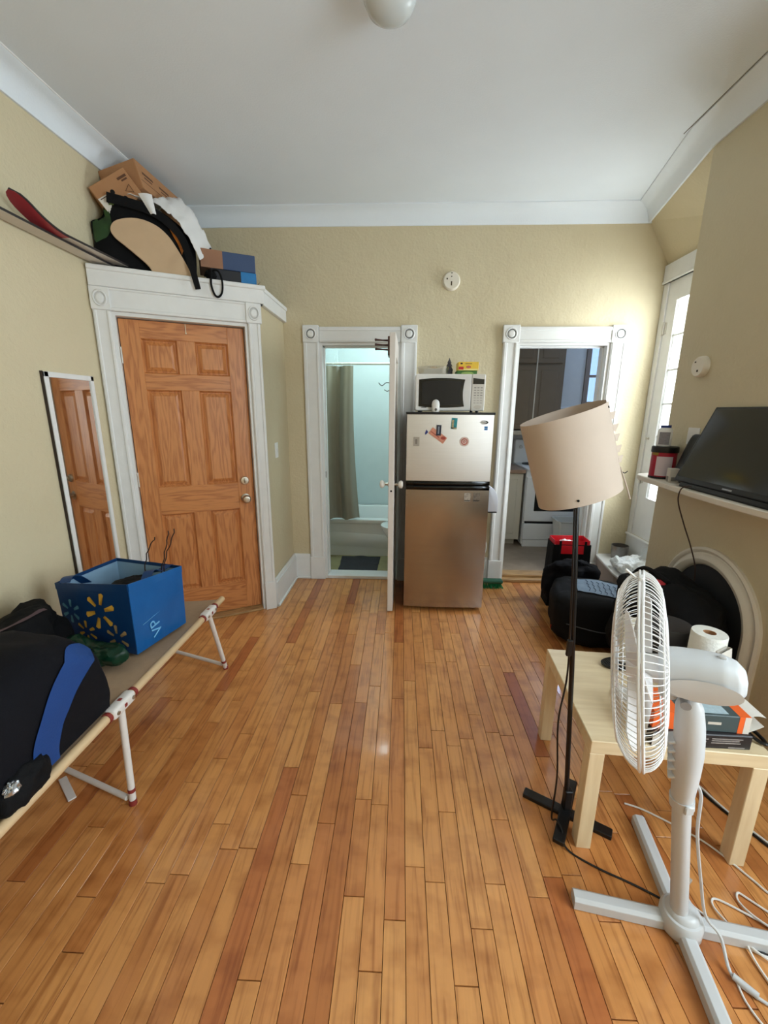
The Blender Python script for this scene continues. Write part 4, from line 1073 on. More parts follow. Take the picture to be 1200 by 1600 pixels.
mb = MB(); mb.box((KXL + 0.002, UY - 0.01, 1.25), (1.73, UY + 0.3, 1.30), bev=0.003); mb.build('valance', mat('dull_cream_board', (180, 168, 148), 0.5), t)
t = thing('kitchen_stove', 'white electric kitchen stove with a raised control panel', 'stove', (1.65, 4.75, KF))
SX0, SX1, SY = 1.335, 1.955, 4.43
mb = MB(); mb.box((SX0, SY + 0.03, KF + 0.02), (SX1, KY1 - 0.01, 0.90), bev=0.006, seg=2); mb.build('body', WHITE, t)
mb = MB(); mb.box((SX0 + 0.004, SY, 0.345), (SX1 - 0.004, SY + 0.04, 0.83), bev=0.008, seg=2); d = mb.build('oven_door', WHITE, t)
mb = MB(); mb.box((SX0 + 0.10, SY - 0.003, 0.46), (SX1 - 0.10, SY + 0.004, 0.70), bev=0.01, seg=3); mb.build('window', BLACKGLOSS, d)
mb = MB(); mb.box((SX0 + 0.004, SY + 0.002, 0.14), (SX1 - 0.004, SY + 0.04, 0.318), bev=0.006, seg=2); mb.build('drawer', WHITE, t)
mb = MB(); mb.box((SX0 + 0.02, SY + 0.012, 0.318), (SX1 - 0.02, SY + 0.03, 0.345)); mb.build('drawer_gap', BLACK, t)
mb = MB(); mb.box((SX0 + 0.01, SY + 0.01, KF), (SX1 - 0.01, SY + 0.04, 0.135), bev=0.003); mb.build('kick_plate', WHITE, t)
mb = MB(); mb.box((SX0, SY, 0.895), (SX1, KY1 - 0.01, 0.915), bev=0.006, seg=2); mb.build('cooktop', WHITE, t)
for x, y, r in ((SX0 + 0.16, SY + 0.18, 0.075), (SX1 - 0.16, SY + 0.18, 0.095), (SX0 + 0.16, SY + 0.44, 0.095), (SX1 - 0.16, SY + 0.44, 0.075)):
    mb = MB()
    for k in range(4): mb.tube([(x + (r - 0.02 * k) * math.cos(2*math.pi*q/24), y + (r - 0.02 * k) * math.sin(2*math.pi*q/24), 0.921) for q in range(24)], 0.006, 6, closed=True)
    mb.build('coil_burner', BLACK, t, smooth=True)
mb = MB(); mb.box((SX0, KY1 - 0.075, 0.905), (SX1, KY1 - 0.012, 1.185), bev=0.012, seg=2); mb.build('control_panel', WHITE, t)
for k in range(4):
    mb = MB(); mb.lathe([(0, 0), (0.02, 0), (0.018, 0.018), (0, 0.018)], 18, frame((SX0 + 0.07 + 0.1 * k, KY1 - 0.075, 1.10), (1, 0, 0), (0, 0, 1))); mb.build('control_knob', mat('knob_grey', (196, 194, 190), 0.4), t, smooth=True)
t = thing('waste_bin', 'translucent white plastic bin in front of the stove', 'bin', (1.74, 4.30, KF))
mb = MB(); cx, cy = 1.74, 4.28
tb = bmesh.new(); rings = []
for hxx, hyy, z in ((0.085, 0.08, KF), (0.12, 0.105, 0.40), (0.132, 0.117, 0.405), (0.132, 0.117, 0.417), (0.116, 0.101, 0.413), (0.082, 0.077, KF + 0.01)):
    rings.append([tb.verts.new((cx + x, cy + y, z)) for x, y in sr(hxx, hyy, 0.025, 4)])
for ra, rb_ in zip(rings, rings[1:]):
    n = len(ra)
    for k in range(n): tb.faces.new((ra[k], ra[(k + 1) % n], rb_[(k + 1) % n], rb_[k]))
tb.faces.new(rings[0][::-1]); tb.faces.new(rings[-1]); bmesh.ops.recalc_face_normals(tb, faces=tb.faces); mb._merge(tb); mb.build('tub', mat('milky_plastic', (214, 212, 204), 0.4, var=0.02), t, smooth=True)
# ------------------------------------------------------------------ things heaped on the vestibule ledge
MV = Matrix.Translation((A.x, A.y, 0)) @ Matrix.Rotation(RV, 4, 'Z')          # x along the door wall, y back over the ledge
LZ = 2.29
def vl(x, y, z): return MV @ Vector((x, y, z))
CARD = mat('brown_cardboard', (172, 124, 84), 0.75, var=0.05, vscale=12)
CARDD = mat('cardboard_print', (94, 62, 42), 0.8, var=0.05)
PAPER = mat('paper_label', (216, 210, 200), 0.7, var=0.03)
def box_thing(name, label, cat, M, sx, sy, sz, m, part='carton', bev=0.003, group=None):
    """box of size sx,sy,sz with its centre at M"""
    t = thing(name, label, cat, M.translation - Vector((0, 0, sz / 2)), group=group)
    mb = MB(); mb.box((-sx/2, -sy/2, -sz/2), (sx/2, sy/2, sz/2), M, bev=bev); mb.build(part, m, t)
    return t
def face_decal(name, M, a, b, m, parent, th=0.001):
    mb = MB(); mb.box(a, b, M); return mb.build(name, m, parent)
# long carton lying along the left wall, close to the ceiling
M1 = Matrix.Translation((-1.652, 3.03, 2.80)) @ Matrix.Rotation(math.radians(-15), 4, 'Y') @ Matrix.Rotation(math.radians(-1.5), 4, 'Z')
t = box_thing('cardboard_box', 'long brown cardboard box lying on top of the pile on the ledge', 'box', M1, 0.235, 0.58, 0.155, CARD)
for y in (-0.19, -0.02, 0.17):
    face_decal('print', M1, (0.1172, y - 0.055, 0.015), (0.1182, y + 0.05, 0.028), CARDD, t); face_decal('print', M1, (0.1172, y - 0.045, -0.004), (0.1182, y + 0.03, 0.004), CARDD, t)
face_decal('seam', M1, (0.1172, -0.28, -0.03), (0.118, 0.28, -0.027), CARDD, t)
mb = MB(); mb.cyl(M1 @ Vector((-0.02, -0.2908, 0.03)), M1 @ Vector((-0.02, -0.288, 0.03)), 0.013, 20); mb.build('hand_hole', mat('dark_hole', (12, 10, 9), 0.9, var=0), t)
# second carton tilted on its corner
M2 = frame(vl(0.190, 0.052, 2.705), MV.to_3x3() @ Vector((0.80, 0, 0.60)), MV.to_3x3() @ Vector((-0.60, 0, 0.80)))
t = box_thing('cardboard_box', 'brown cardboard box tipped on its corner with a white shipping label', 'box', M2 @ Matrix.Translation((0, 0, -0.06)), 0.225, 0.150, 0.12, CARD)
for x, y, r in ((-0.02, 0.005, 0.012), (0.018, -0.048, 0.013)):
    mb = MB(); mb.cyl(M2 @ Vector((x, y, -0.001)), M2 @ Vector((x, y, 0.0012)), r, 20); mb.build('hand_hole', mat('dark_hole', (12, 10, 9), 0.9, var=0), t)
face_decal('print', M2, (0.045, 0.035, 0), (0.100, 0.047, 0.001), CARDD, t); face_decal('print', M2, (0.06, 0.022, 0), (0.095, 0.030, 0.001), CARDD, t)
mb = MB(); tri = [M2 @ Vector((0.068 + 0.024 * math.cos(a), -0.022 + 0.024 * math.sin(a), 0.001)) for a in (R90 - 0.6, R90 + 2.09 - 0.6, R90 + 4.19 - 0.6)]; mb.tube(tri, 0.0022, 6, closed=True); mb.build('warning_mark', CARDD, t)
face_decal('shipping_label', M2, (-0.111, -0.072, 0), (-0.045, 0.010, 0.001), PAPER, t)
face_decal('label_print', M2, (-0.08, -0.03, 0.001), (-0.058, -0.012, 0.0016), mat('ink', (30, 28, 34), 0.6), t); face_decal('label_print', M2, (-0.10, 0.0, 0.001), (-0.06, 0.004, 0.0016), CARDD, t)
face_decal('shipping_label', M2, (-0.02, -0.075, 0), (0.012, -0.045, 0.001), PAPER, t)

# black shopping bag with a photographic green print
t = thing('shopping_bag', 'black reusable bag with green leaf print lying on the ledge', 'bag', vl(0.3, 0.22, LZ))
prof = [(0.0, 2.30), (-0.005, 2.40), (0.0, 2.48), (0.03, 2.54), (0.095, 2.575), (0.115, 2.655), (0.17, 2.685), (0.26, 2.685), (0.40, 2.665), (0.50, 2.61), (0.57, 2.54), (0.585, 2.44), (0.575, 2.30)]
P2 = spline([(p[0], p[1], 0) for p in prof], 4)
mb = MB()
def bagf(u, v):
    p = P2[min(int(u * (len(P2) - 1) + 0.5), len(P2) - 1)]
    cx, cz = 0.30, 2.30
    s = [1.0, 1.0, 0.96, 0.8, 0.45, 0.0][int(v * 5 + 0.5)]
    y = [0.36, 0.12, 0.062, 0.042, 0.036, 0.036][int(v * 5 + 0.5)]
    q = Vector((cx + (p.x - cx) * s, y, cz + (p.y - cz) * s))
    q.y += 0.014 * noise.noise(Vector((q.x * 9, q.z * 9, 3)))
    q.z = max(q.z, LZ + 0.004); q.x = max(q.x, q.y * 0.53 + 0.014)
    return MV @ q
mb.grid(bagf, len(P2) - 1, 5); bag_bvh = mb.bvh(); mb.build('body', BLACKCLOTH, t, smooth=True, angle=80)
GREEN = mat('leaf_print', (34, 66, 24), 0.5, var=0.42, vscale=16)
dV = MV.to_3x3() @ Vector((0, 1, 0))
mb = MB(); drape(mb, [vl(0.05, 0, 2.44), vl(0.055, 0, 2.53), vl(0.075, 0, 2.585), vl(0.14, 0, 2.61)], [vl(0.06, 0, 2.42), vl(0.09, 0, 2.44), vl(0.12, 0, 2.46), vl(0.15, 0, 2.52)], bag_bvh, dV, 20, 6, 0.003); mb.build('print', GREEN, t, smooth=True)
mb = MB(); drape(mb, [vl(0.10, 0, 2.64), vl(0.13, 0, 2.65), vl(0.17, 0, 2.655)], [vl(0.11, 0, 2.605), vl(0.14, 0, 2.625), vl(0.17, 0, 2.63)], bag_bvh, dV, 12, 3, 0.004); mb.build('print', mat('leaf_print_pale', (116, 140, 74), 0.55, var=0.4, vscale=40), t, smooth=True)
mb = MB(); drape(mb, [vl(0.44, 0, 2.565), vl(0.49, 0, 2.545), vl(0.53, 0, 2.49)], [vl(0.46, 0, 2.52), vl(0.485, 0, 2.47), vl(0.50, 0, 2.42)], bag_bvh, dV, 12, 4, 0.004); mb.build('print', mat('orange_fruit_print', (206, 120, 44), 0.5, var=0.45, vscale=40), t, smooth=True)
mb = MB()
def strapf(u, v):
    pts_ = [vl(0.14, 0.022, 2.655), vl(0.30, 0.010, 2.635), vl(0.41, 0.006, 2.595), vl(0.495, 0.006, 2.52), vl(0.530, -0.012, 2.43), vl(0.545, -0.048, 2.345), vl(0.556, -0.060, 2.28), vl(0.570, -0.056, 2.215)]
    c = spline(pts_, 6); i = min(int(u * (len(c) - 1)), len(c) - 1); w = 0.026 - 0.010 * u
    nn = [0, 0.9, 0.9, 0.6, 0.1, 0, 0, 0]
    d = (c[min(i + 1, len(c) - 1)] - c[max(i - 1, 0)]).normalized(); side = d.cross(MV.to_3x3() @ Vector((0, 1, 0))).normalized()
    return c[i] + side * (v - 0.5) * 2 * w
mb.grid(strapf, 42, 2, thick=0.003); mb.build('strap', BLACKCLOTH, t, smooth=True)
# white crumpled cloth over the bag
t = thing('white_cloth', 'crumpled white cloth thrown over the black bag on the ledge', 'cloth', vl(0.45, 0.3, 2.6))
mb = MB()
def clo(u, v):
    a = spline([vl(0.19, 0.15, 2.715), vl(0.36, 0.18, 2.735), vl(0.48, 0.18, 2.78), vl(0.575, 0.18, 2.735), vl(0.62, 0.18, 2.66), vl(0.685, 0.17, 2.53)], 8)
    b_ = spline([vl(0.25, 0.05, 2.70), vl(0.36, 0.035, 2.685), vl(0.435, 0.028, 2.645), vl(0.505, 0.028, 2.58), vl(0.56, 0.03, 2.49), vl(0.60, 0.045, 2.40)], 8)
    i = min(int(u * (len(a) - 1) + 0.5), len(a) - 1)
    p = (a[i] + MV.to_3x3() @ Vector((0, 0.16, -0.02))).lerp(a[i], min(1, v * 2)).lerp(b_[i], max(0, v * 2 - 1))
    k = noise.fractal(p * 14, 0.8, 2.2, 3) * 0.022
    return p + MV.to_3x3() @ Vector((0, -abs(k) * 0.8 - 0.01, k))
mb.grid(clo, 40, 16, thick=0.003); mb.build('sheet', mat('white_cotton', (226, 224, 222), 0.85, var=0.03), t, smooth=True, angle=80)
mb = MB()
def tongue(u, v):
    p = vl(0.335, 0.000, 2.705).lerp(vl(0.368, -0.004, 2.60), v); w = 0.034 - 0.022 * v
    return p + (MV.to_3x3() @ Vector((1, 0, 0.1))) * (u - 0.5) * 2 * w + (MV.to_3x3() @ Vector((0, -0.012 * math.sin(3.1 * u) + 0.02 * (1 - v), 0)))
mb.grid(tongue, 8, 10, thick=0.003); mb.build('corner_flap', mat('white_cotton', (226, 224, 222), 0.85), t, smooth=True)
# tan rounded board standing on the ledge in front of the bag
t = thing('longboard_deck', 'plain tan wooden deck with a rounded end leaning on the black bag', 'board', vl(0.4, 0.03, LZ))
outl = [(0.330, 2.292), (0.309, 2.326), (0.251, 2.376), (0.2, 2.416), (0.156, 2.452), (0.14, 2.492), (0.166, 2.536), (0.231, 2.563), (0.303, 2.569), (0.377, 2.548), (0.431, 2.506), (0.47, 2.45), (0.515, 2.368), (0.548, 2.292)]
so = spline([(x, z, 0) for x, z in outl], 5)
mb = MB(); mb.prism([(p.x, p.y) for p in so], 0, 0.012, MV @ Matrix(((1, 0, 0, 0), (0, 0.05, -1, 0.004 - 2.29 * 0.05), (0, 1, 0, 0), (0, 0, 0, 1))), bev=0.002); mb.build('deck', mat('tan_maple', (196, 166, 132), 0.45, var=0.03, vscale=20), t)
# boxes at the end of the ledge
Mb = Matrix.Translation(vl(0.775, 0.17, 2.435)) @ Matrix.Rotation(RV - 0.02, 4, 'Z')
t = box_thing('shoe_box', 'dark blue and brown box at the end of the ledge', 'box', Mb, 0.335, 0.20, 0.105, mat('box_navy', (56, 74, 108), 0.6, var=0.04))
mb = MB(); mb.box((-0.1685, -0.1008, -0.0526), (-0.035, 0.1008, 0.0532), Mb); mb.build('sleeve', mat('kraft_sleeve', (150, 108, 82), 0.7), t)
Mb2 = Matrix.Translation(vl(0.80, 0.165, 2.337)) @ Matrix.Rotation(RV, 4, 'Z')
t = box_thing('shoe_box', 'black and bright blue box underneath the dark blue box', 'box', Mb2, 0.285, 0.19, 0.088, mat('box_black', (26, 26, 32), 0.5, var=0.05))
mb = MB(); mb.box((0.045, -0.0958, -0.0425), (0.1432, 0.0958, 0.0445), Mb2); mb.build('blue_end', mat('box_bright_blue', (28, 116, 176), 0.5, var=0.1, vscale=30), t)
mb = MB(); mb.raw([vl(0.93, 0.04, 2.296), vl(0.965, 0.03, 2.33), vl(0.95, 0.05, 2.31), vl(0.935, 0.08, 2.294)], [(0, 1, 2), (0, 2, 3), (0, 3, 1), (1, 3, 2)]); mb.build('flap', CARDD, t)
t = thing('strap_loop', 'black webbing strap looped over the edge of the ledge', 'strap', vl(0.66, -0.02, LZ))
mb = MB(); mb.tube(spline([vl(0.69, 0.045, 2.325), vl(0.66, 0.0, 2.35), vl(0.652, -0.044, 2.31), vl(0.648, -0.048, 2.25), vl(0.665, -0.05, 2.195), vl(0.69, -0.05, 2.19), vl(0.710, -0.05, 2.225), vl(0.712, -0.048, 2.29), vl(0.692, -0.02, 2.345), vl(0.64, 0.02, 2.34), vl(0.62, 0.045, 2.32)], 8), 0.0062, 8); mb.build('webbing', BLACKCLOTH, t, smooth=True)
mb = MB(); mb.soft(vl(0.655, 0.02, 2.325), (0.034, 0.022, 0.03), 0.8, amp=0.006, freq=30); mb.build('knot', BLACKCLOTH, t, smooth=True)
# skis lying along the left wall, tips out over the mirror
SKIB = mat('ski_base_white', (206, 196, 184), 0.35, var=0.04, vscale=20)
SKIE = mat('ski_edge', (44, 40, 40), 0.4, var=0.02)
def ski(label, x0, yw, z0, tip_y, red, drift):
    t = thing('ski', label, 'ski', (x0, yw, z0 - 0.004), group='pair of skis on the ledge')
    def base(s):
        y = 3.25 + (tip_y - 3.25) * s; rise = 0.095 * max(0, (s - 0.80) / 0.20) ** 2 if red else 0.02 * s * s
        w = 0.042 if s < 0.95 else 0.042 * math.sqrt(max(0.0, 1 - ((s - 0.95) / 0.05) ** 2)) * 0.98 + 0.0008
        return Vector((x0 + drift * (1 - s), y, z0 + rise)), w
    mb = MB()
    N = 60
    mb.grid(lambda u, v: base(u)[0] + Vector((base(u)[1] * (2 * v - 1), 0, 0.010 if False else 0)), N, 4, thick=-0.009)
    mb.build('ski_body', SKIE, t, smooth=False)
    k = 0.80 if red else 1.0
    mb = MB(); mb.grid(lambda u, v: base(u * k)[0] + Vector((base(u * k)[1] * 0.93 * (2 * v - 1), 0, -0.0012)), N, 2, thick=0.0008); mb.build('base', SKIB, t)
    if red:
        mb = MB(); mb.grid(lambda u, v: base(0.80 + 0.2 * u)[0] + Vector((base(0.80 + 0.2 * u)[1] * 0.93 * (2 * v - 1), 0, -0.0014)), 30, 2, thick=0.001); mb.build('red_tip', mat('ski_red', (164, 58, 66), 0.4, var=0.08), t)
ski('ski with white base lying under the red tipped ski', -1.738, 2.5, 2.300, 1.35, False, 0.02)
ski('ski with a red tip lying on the ledge along the left wall', -1.700, 2.5, 2.318, 1.985, True, 0.06)

# ------------------------------------------------------------------ camp cot and what lies on it
CX0, CX1, CZ = -1.70, -1.035, 0.425
t = thing('camp_cot', 'folding camp cot with tan canvas and white tubular legs', 'cot', (-1.37, 1.25, 0))
RAIL = mat('beige_rail_tube', (206, 176, 136), 0.45, var=0.04)
LEGW = mat('white_enamel_tube', (222, 216, 210), 0.35, var=0.04, vscale=30)
REDB = mat('red_rubber_band', (132, 46, 40), 0.6)
CANV = mat('tan_canvas', (168, 140, 112), 0.85, var=0.06, vscale=30, bump=0.2, bscale=300)
mb = MB(); mb.grid(lambda u, v: Vector((CX0 + (CX1 - CX0) * u, 0.30 + 1.87 * v, CZ + 0.012 - 0.028 * math.sin(math.pi * u) * (0.6 + 0.4 * math.sin(v * 9)))), 20, 30, thick=0.004); mb.build('canvas', CANV, t, smooth=True)
for x in (CX0, CX1):
    mb = MB(); mb.cyl((x, 0.28, CZ), (x, 2.205, CZ), 0.0165, 16); r_ = mb.build('side_rail', RAIL, t, smooth=True)
for y, lean in ((0.48, -0.12), (1.30, -0.03), (2.03, 0.12)):
    for x, s in ((CX0, 1), (CX1, -1)):
        foot = Vector((x + 0.01 * -s, y + lean + (0.22 if s > 0 else 0), 0.0))
        mb = MB(); mb.cyl((x, y, CZ - 0.008), foot + Vector((0, 0, 0.004)), 0.0125, 14); lg = mb.build('leg', LEGW, t, smooth=True)
        mb = MB(); mb.cyl(foot, foot + Vector((0, 0, 0.022)), 0.0145, 14); mb.build('foot_cap', REDB, lg, smooth=True)
        d_ = (Vector((x, y, CZ)) - foot).normalized()
        mb = MB(); mb.cyl(foot + d_ * 0.055, foot + d_ * 0.070, 0.0138, 14); mb.build('red_band', REDB, lg, smooth=True)
        mb = MB(); mb.box((x - 0.022, y - 0.062, CZ - 0.022), (x + 0.022, y + 0.062, CZ + 0.022), bev=0.012, seg=3); br = mb.build('bracket', LEGW, t, smooth=True)
        mb = MB()
        for yy in (y - 0.043, y + 0.043):
            mb.lathe([(0, 0), (0.008, 0), (0.007, 0.004), (0, 0.005)], 14, frame((x - 0.022 * s, yy, CZ), (0, 1, 0), (0, 0, 1)) @ Matrix.Rotation(0 if s > 0 else 0, 4, 'X'))
        mb.build('rivet', BRASSY, br, smooth=True)
        for yy in (y - 0.072, y + 0.072, y):
            mb = MB(); mb.cyl((x, yy - 0.007, CZ), (x, yy + 0.007, CZ), 0.0235 if yy == y else 0.0195, 16); mb.build('red_band', REDB, br, smooth=True)
    mb = MB(); mb.cyl((CX0 + 0.01, y + lean + 0.22, 0.028), (CX1 - 0.01, y + lean, 0.028), 0.0105, 12); mb.build('cross_bar', LEGW, t, smooth=True)
mb = MB(); mb.box((-0.014, -0.075, 0), (0.014, 0.075, 0.006), Matrix.Translation((-1.33, 1.318, 0.002)) @ Matrix.Rotation(0.9, 4, 'Z'), bev=0.002); mb.build('foot_plate', LEGW, t)

TZ0 = CZ + 0.022
# blue shopping tote with spark prints
TQ = [Vector((-1.150, 1.590, 0)), Vector((-1.082, 1.880, 0)), Vector((-1.470, 1.985, 0)), Vector((-1.545, 1.690, 0))]
t = thing('tote_bag', 'large blue shopping tote with yellow spark prints standing on the cot', 'bag', (-1.31, 1.79, TZ0))
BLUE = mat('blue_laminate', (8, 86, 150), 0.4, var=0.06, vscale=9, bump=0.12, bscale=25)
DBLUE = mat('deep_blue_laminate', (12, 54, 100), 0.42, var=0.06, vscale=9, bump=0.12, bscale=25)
INNER = mat('pale_blue_lining', (138, 170, 196), 0.5, var=0.06, bump=0.1, bscale=30)
tops = [0.782, 0.752, 0.745, 0.735]
def tside(i, u, v, off=0.0):
    a, b_ = TQ[i], TQ[(i + 1) % 4]; p = a.lerp(b_, u); c = (TQ[0] + TQ[2]) / 2
    top = tops[i] * (1 - u) + tops[(i + 1) % 4] * u
    n = (b_ - a).normalized(); n = Vector((n.y, -n.x, 0))
    if n.dot(p - c) < 0: n = -n
    z = TZ0 + (top - TZ0) * v
    k = 0.010 * math.sin(math.pi * u) * math.sin(math.pi * v) + 0.006 * noise.noise(Vector((u * 4 + i * 7, v * 4, 2))) * math.sin(math.pi * u)
    p = p + (p - c) * (0.03 * v) + n * (k + off)
    return Vector((p.x, p.y, z))
names = ['side_panel', 'back_panel', 'side_panel', 'front_panel']
for i in range(4):
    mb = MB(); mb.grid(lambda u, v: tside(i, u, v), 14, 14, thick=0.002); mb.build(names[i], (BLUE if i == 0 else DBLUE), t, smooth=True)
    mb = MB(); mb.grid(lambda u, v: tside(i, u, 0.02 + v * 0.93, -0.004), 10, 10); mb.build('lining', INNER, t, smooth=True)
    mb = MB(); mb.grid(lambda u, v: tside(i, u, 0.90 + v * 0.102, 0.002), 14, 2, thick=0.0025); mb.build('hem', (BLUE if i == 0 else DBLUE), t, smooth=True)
mb = MB(); mb.prism([(q.x, q.y) for q in TQ], TZ0 - 0.002, TZ0 + 0.004); mb.build('bottom', DBLUE, t)
def spark(cu, cv, r, m, name='spark_print', n=6, rot=0.2):
    mb = MB()
    for k in range(n):
        a = rot + 2 * math.pi * k / n
        d = Vector((math.cos(a), math.sin(a))); pq = Vector((-d.y, d.x))
        W_, H_ = 0.43, 0.31
        def pt(rad, w):
            q = d * rad + pq * w
            return tside(3, cu + q.x / W_, cv + q.y / H_, 0.0035)
        quad = [(r * 0.38, -r * 0.09), (r * 0.98, -r * 0.16), (r * 1.06, 0), (r * 0.98, r * 0.16), (r * 0.38, r * 0.09)]
        tb = bmesh.new(); tb.faces.new([tb.verts.new(pt(*q)) for q in quad]); bmesh.ops.solidify(tb, geom=list(tb.faces), thickness=0.0008); mb._merge(tb)
    mb.build(name, m, t)
YEL = mat('spark_yellow', (222, 168, 62), 0.5); TEAL = mat('spark_teal', (96, 150, 168), 0.5); TAN = mat('spark_tan', (176, 144, 96), 0.5)
spark(0.60, 0.60, 0.082, YEL, rot=0.25); spark(0.17, 0.55, 0.058, TEAL, rot=0.45); spark(0.78, 0.21, 0.060, TAN, rot=0.55); spark(0.36, 0.25, 0.055, YEL, rot=0.4)
def tape(u, v):      # two webbing handles flopped over the rims
    return None
for (iu, pts_) in ((0, [tside(1, 0.18, 1.0, -0.004), tside(1, 0.20, 0.9, -0.04) + Vector((0, -0.03, 0.02)), Vector((-1.17, 1.78, 0.765)), Vector((-1.155, 1.70, 0.72)), Vector((-1.16, 1.66, 0.68))]),
                   (1, [tside(3, 0.12, 1.0, -0.004), tside(3, 0.10, 1.0, -0.02) + Vector((-0.01, 0.02, 0.012)), Vector((-1.52, 1.76, 0.74)), Vector((-1.50, 1.80, 0.69))])):
    c = spline(pts_, 6)
    mb = MB(); mb.grid(lambda u, v: c[min(int(u * (len(c) - 1) + 0.5), len(c) - 1)] + Vector((0.018, 0.010, 0.0)) * (2 * v - 1), len(c) - 1, 2, thick=0.003); mb.build('handle', DBLUE, t, smooth=True)
Mp = frame(tside(0, 0.36, 0.25, 0.004), TQ[1] - TQ[0], (0, 0, 1)) @ Matrix.Rotation(0.2, 4, 'Z')
text('printed_mark', 'VP', 0.075, Mp @ Matrix.Rotation(R90, 4, 'Z'), mat('print_skyblue', (112, 178, 222), 0.5), t, ext=0.0004)
mb = MB(); mb.box((-0.055, 0, 0), (0.055, 0.0012, 0.0015), Mp @ Matrix.Translation((-0.005, 0.058, 0))); mb.build('printed_rule', mat('print_skyblue', (112, 178, 222), 0.5), t)
# dark things inside the tote and wires sticking out
t = thing('dark_bundle', 'black bundle of gear inside the blue tote', 'gear', (-1.22, 1.80, 0.55))
mb = MB(); mb.soft((-1.24, 1.80, 0.60), (0.13, 0.11, 0.115), 0.45, amp=0.02, freq=12); mb.build('bundle', BLACKCLOTH, t, smooth=True)
t = thing('wire_bundle', 'thin dark twisted wires sticking up out of the blue tote', 'wire', (-1.22, 1.84, 0.68))
for pts_ in ([(-1.235, 1.84, 0.70), (-1.222, 1.845, 0.80), (-1.198, 1.85, 0.86), (-1.168, 1.855, 0.905)], [(-1.165, 1.85, 0.70), (-1.140, 1.855, 0.80), (-1.118, 1.86, 0.88), (-1.105, 1.865, 0.935)], [(-1.150, 1.85, 0.70), (-1.128, 1.855, 0.81), (-1.098, 1.86, 0.88), (-1.075, 1.865, 0.945)]):
    mb = MB(); c = spline(pts_, 6); mb.tube([p + Vector((0.003 * math.sin(i * 1.3), 0, 0.003 * math.cos(i * 1.7))) for i, p in enumerate(c)], 0.0026, 6); mb.build('stem', mat('dark_wire', (40, 24, 22), 0.6), t, smooth=True)
# green plastic bag squeezed between
t = thing('green_bag', 'crumpled dark green plastic bag in front of the blue tote', 'bag', (-1.30, 1.53, TZ0))
mb = MB(); mb.soft((-1.33, 1.530, TZ0 + 0.038), (0.19, 0.055, 0.045), 0.8, M=Matrix.Translation((-1.31, 1.53, 0)) @ Matrix.Rotation(-0.22, 4, 'Z') @ Matrix.Translation((1.31, -1.53, 0)), amp=0.030, freq=9, seed=4)
mb.build('film', mat('green_film', (8, 50, 32), 0.35, var=0.3, vscale=20), t, smooth=True, angle=25)
# duffel with a broad blue band
t = thing('duffel_bag', 'large navy duffel bag with a broad blue band lying on the cot', 'bag', (-1.35, 1.02, TZ0))
prf = [(0.74, 0.0), (0.72, 0.10), (0.76, 0.21), (0.86, 0.30), (1.00, 0.345), (1.14, 0.34), (1.25, 0.29), (1.305, 0.19), (1.335, 0.08), (1.325, 0.0)]
PR = spline([(y, z, 0) for y, z in prf], 5)
mb = MB(); NX = 14
def duf(u, v):
    x = CX1 - 0.012 - 0.60 * u
    s = 1.0 - 0.10 * (2 * u - 1) ** 4
    if u < 0.02: s = 0.80
    elif u < 0.09: s = 0.94
    i = min(int(v * (len(PR) - 1) + 0.5), len(PR) - 1); p = PR[i]
    cy = 1.04
    y = cy + (p.x - cy) * s; z = p.y * s
    k = 0.012 * noise.fractal(Vector((x * 5, y * 6, z * 6)), 0.9, 2, 3)
    return Vector((x + (0.02 if u < 0.02 else 0) * 0, y + k, TZ0 + max(0, z + (k if z > 0.02 else 0))))
mb.grid(duf, NX, len(PR) - 1)
# end caps
tb = bmesh.new()
for u in (0.0, 1.0):
    ring = [tb.verts.new(duf(u, k / (len(PR) - 1))) for k in range(len(PR))]
    c_ = sum((v.co for v in ring), Vector()) / len(ring); cv_ = tb.verts.new(c_ + Vector((0.012 if u == 0 else -0.012, 0, 0)))
    for k in range(len(ring)): tb.faces.new((ring[k], ring[(k + 1) % len(ring)], cv_))
mb._merge(tb); bmesh.ops.remove_doubles(mb.bm, verts=mb.bm.verts, dist=1e-4); bmesh.ops.recalc_face_normals(mb.bm, faces=mb.bm.faces)
dbvh = mb.bvh(); mb.build('body', NAVYCLOTH, t, smooth=True, angle=60)
BAND = mat('royal_blue_band', (14, 60, 122), 0.6, var=0.06, bump=0.15, bscale=200)
mb = MB(); drape(mb, [(-1, 1.258, 0.70), (-1, 1.225, 0.725), (-1, 1.155, 0.748), (-1, 1.05, 0.69), (-1, 0.975, 0.60), (-1, 0.945, 0.54), (-1, 0.95, 0.485), (-1, 0.965, 0.452)],
                 [(-1, 1.262, 0.68), (-1, 1.24, 0.668), (-1, 1.19, 0.650), (-1, 1.12, 0.615), (-1, 1.065, 0.565), (-1, 1.045, 0.53), (-1, 1.03, 0.485), (-1, 1.03, 0.450)], dbvh, (-1, 0, 0), 40, 5, 0.007)
mb.build('band', BAND, t, smooth=True, angle=80)
mb = MB(); mb.soft((-1.065, 0.905, TZ0 + 0.035), (0.05, 0.075, 0.055), 0.7, amp=0.02, freq=16); mb.build('side_pocket', BLACKCLOTH, t, smooth=True)
# foil scrap tucked beside the duffel
t = thing('foil_wrapper', 'scrap of shiny clear wrapper at the end of the duffel', 'wrapper', (-1.045, 0.86, TZ0))
mb = MB(); mb.soft((-1.03, 0.865, TZ0 + 0.065), (0.012, 0.018, 0.016), 0.9, amp=0.012, freq=50, nu=20, nv=14); mb.build('film', mat('crinkled_foil', (200, 204, 208), 0.15, metal=0.9, var=0.1), t, angle=20)
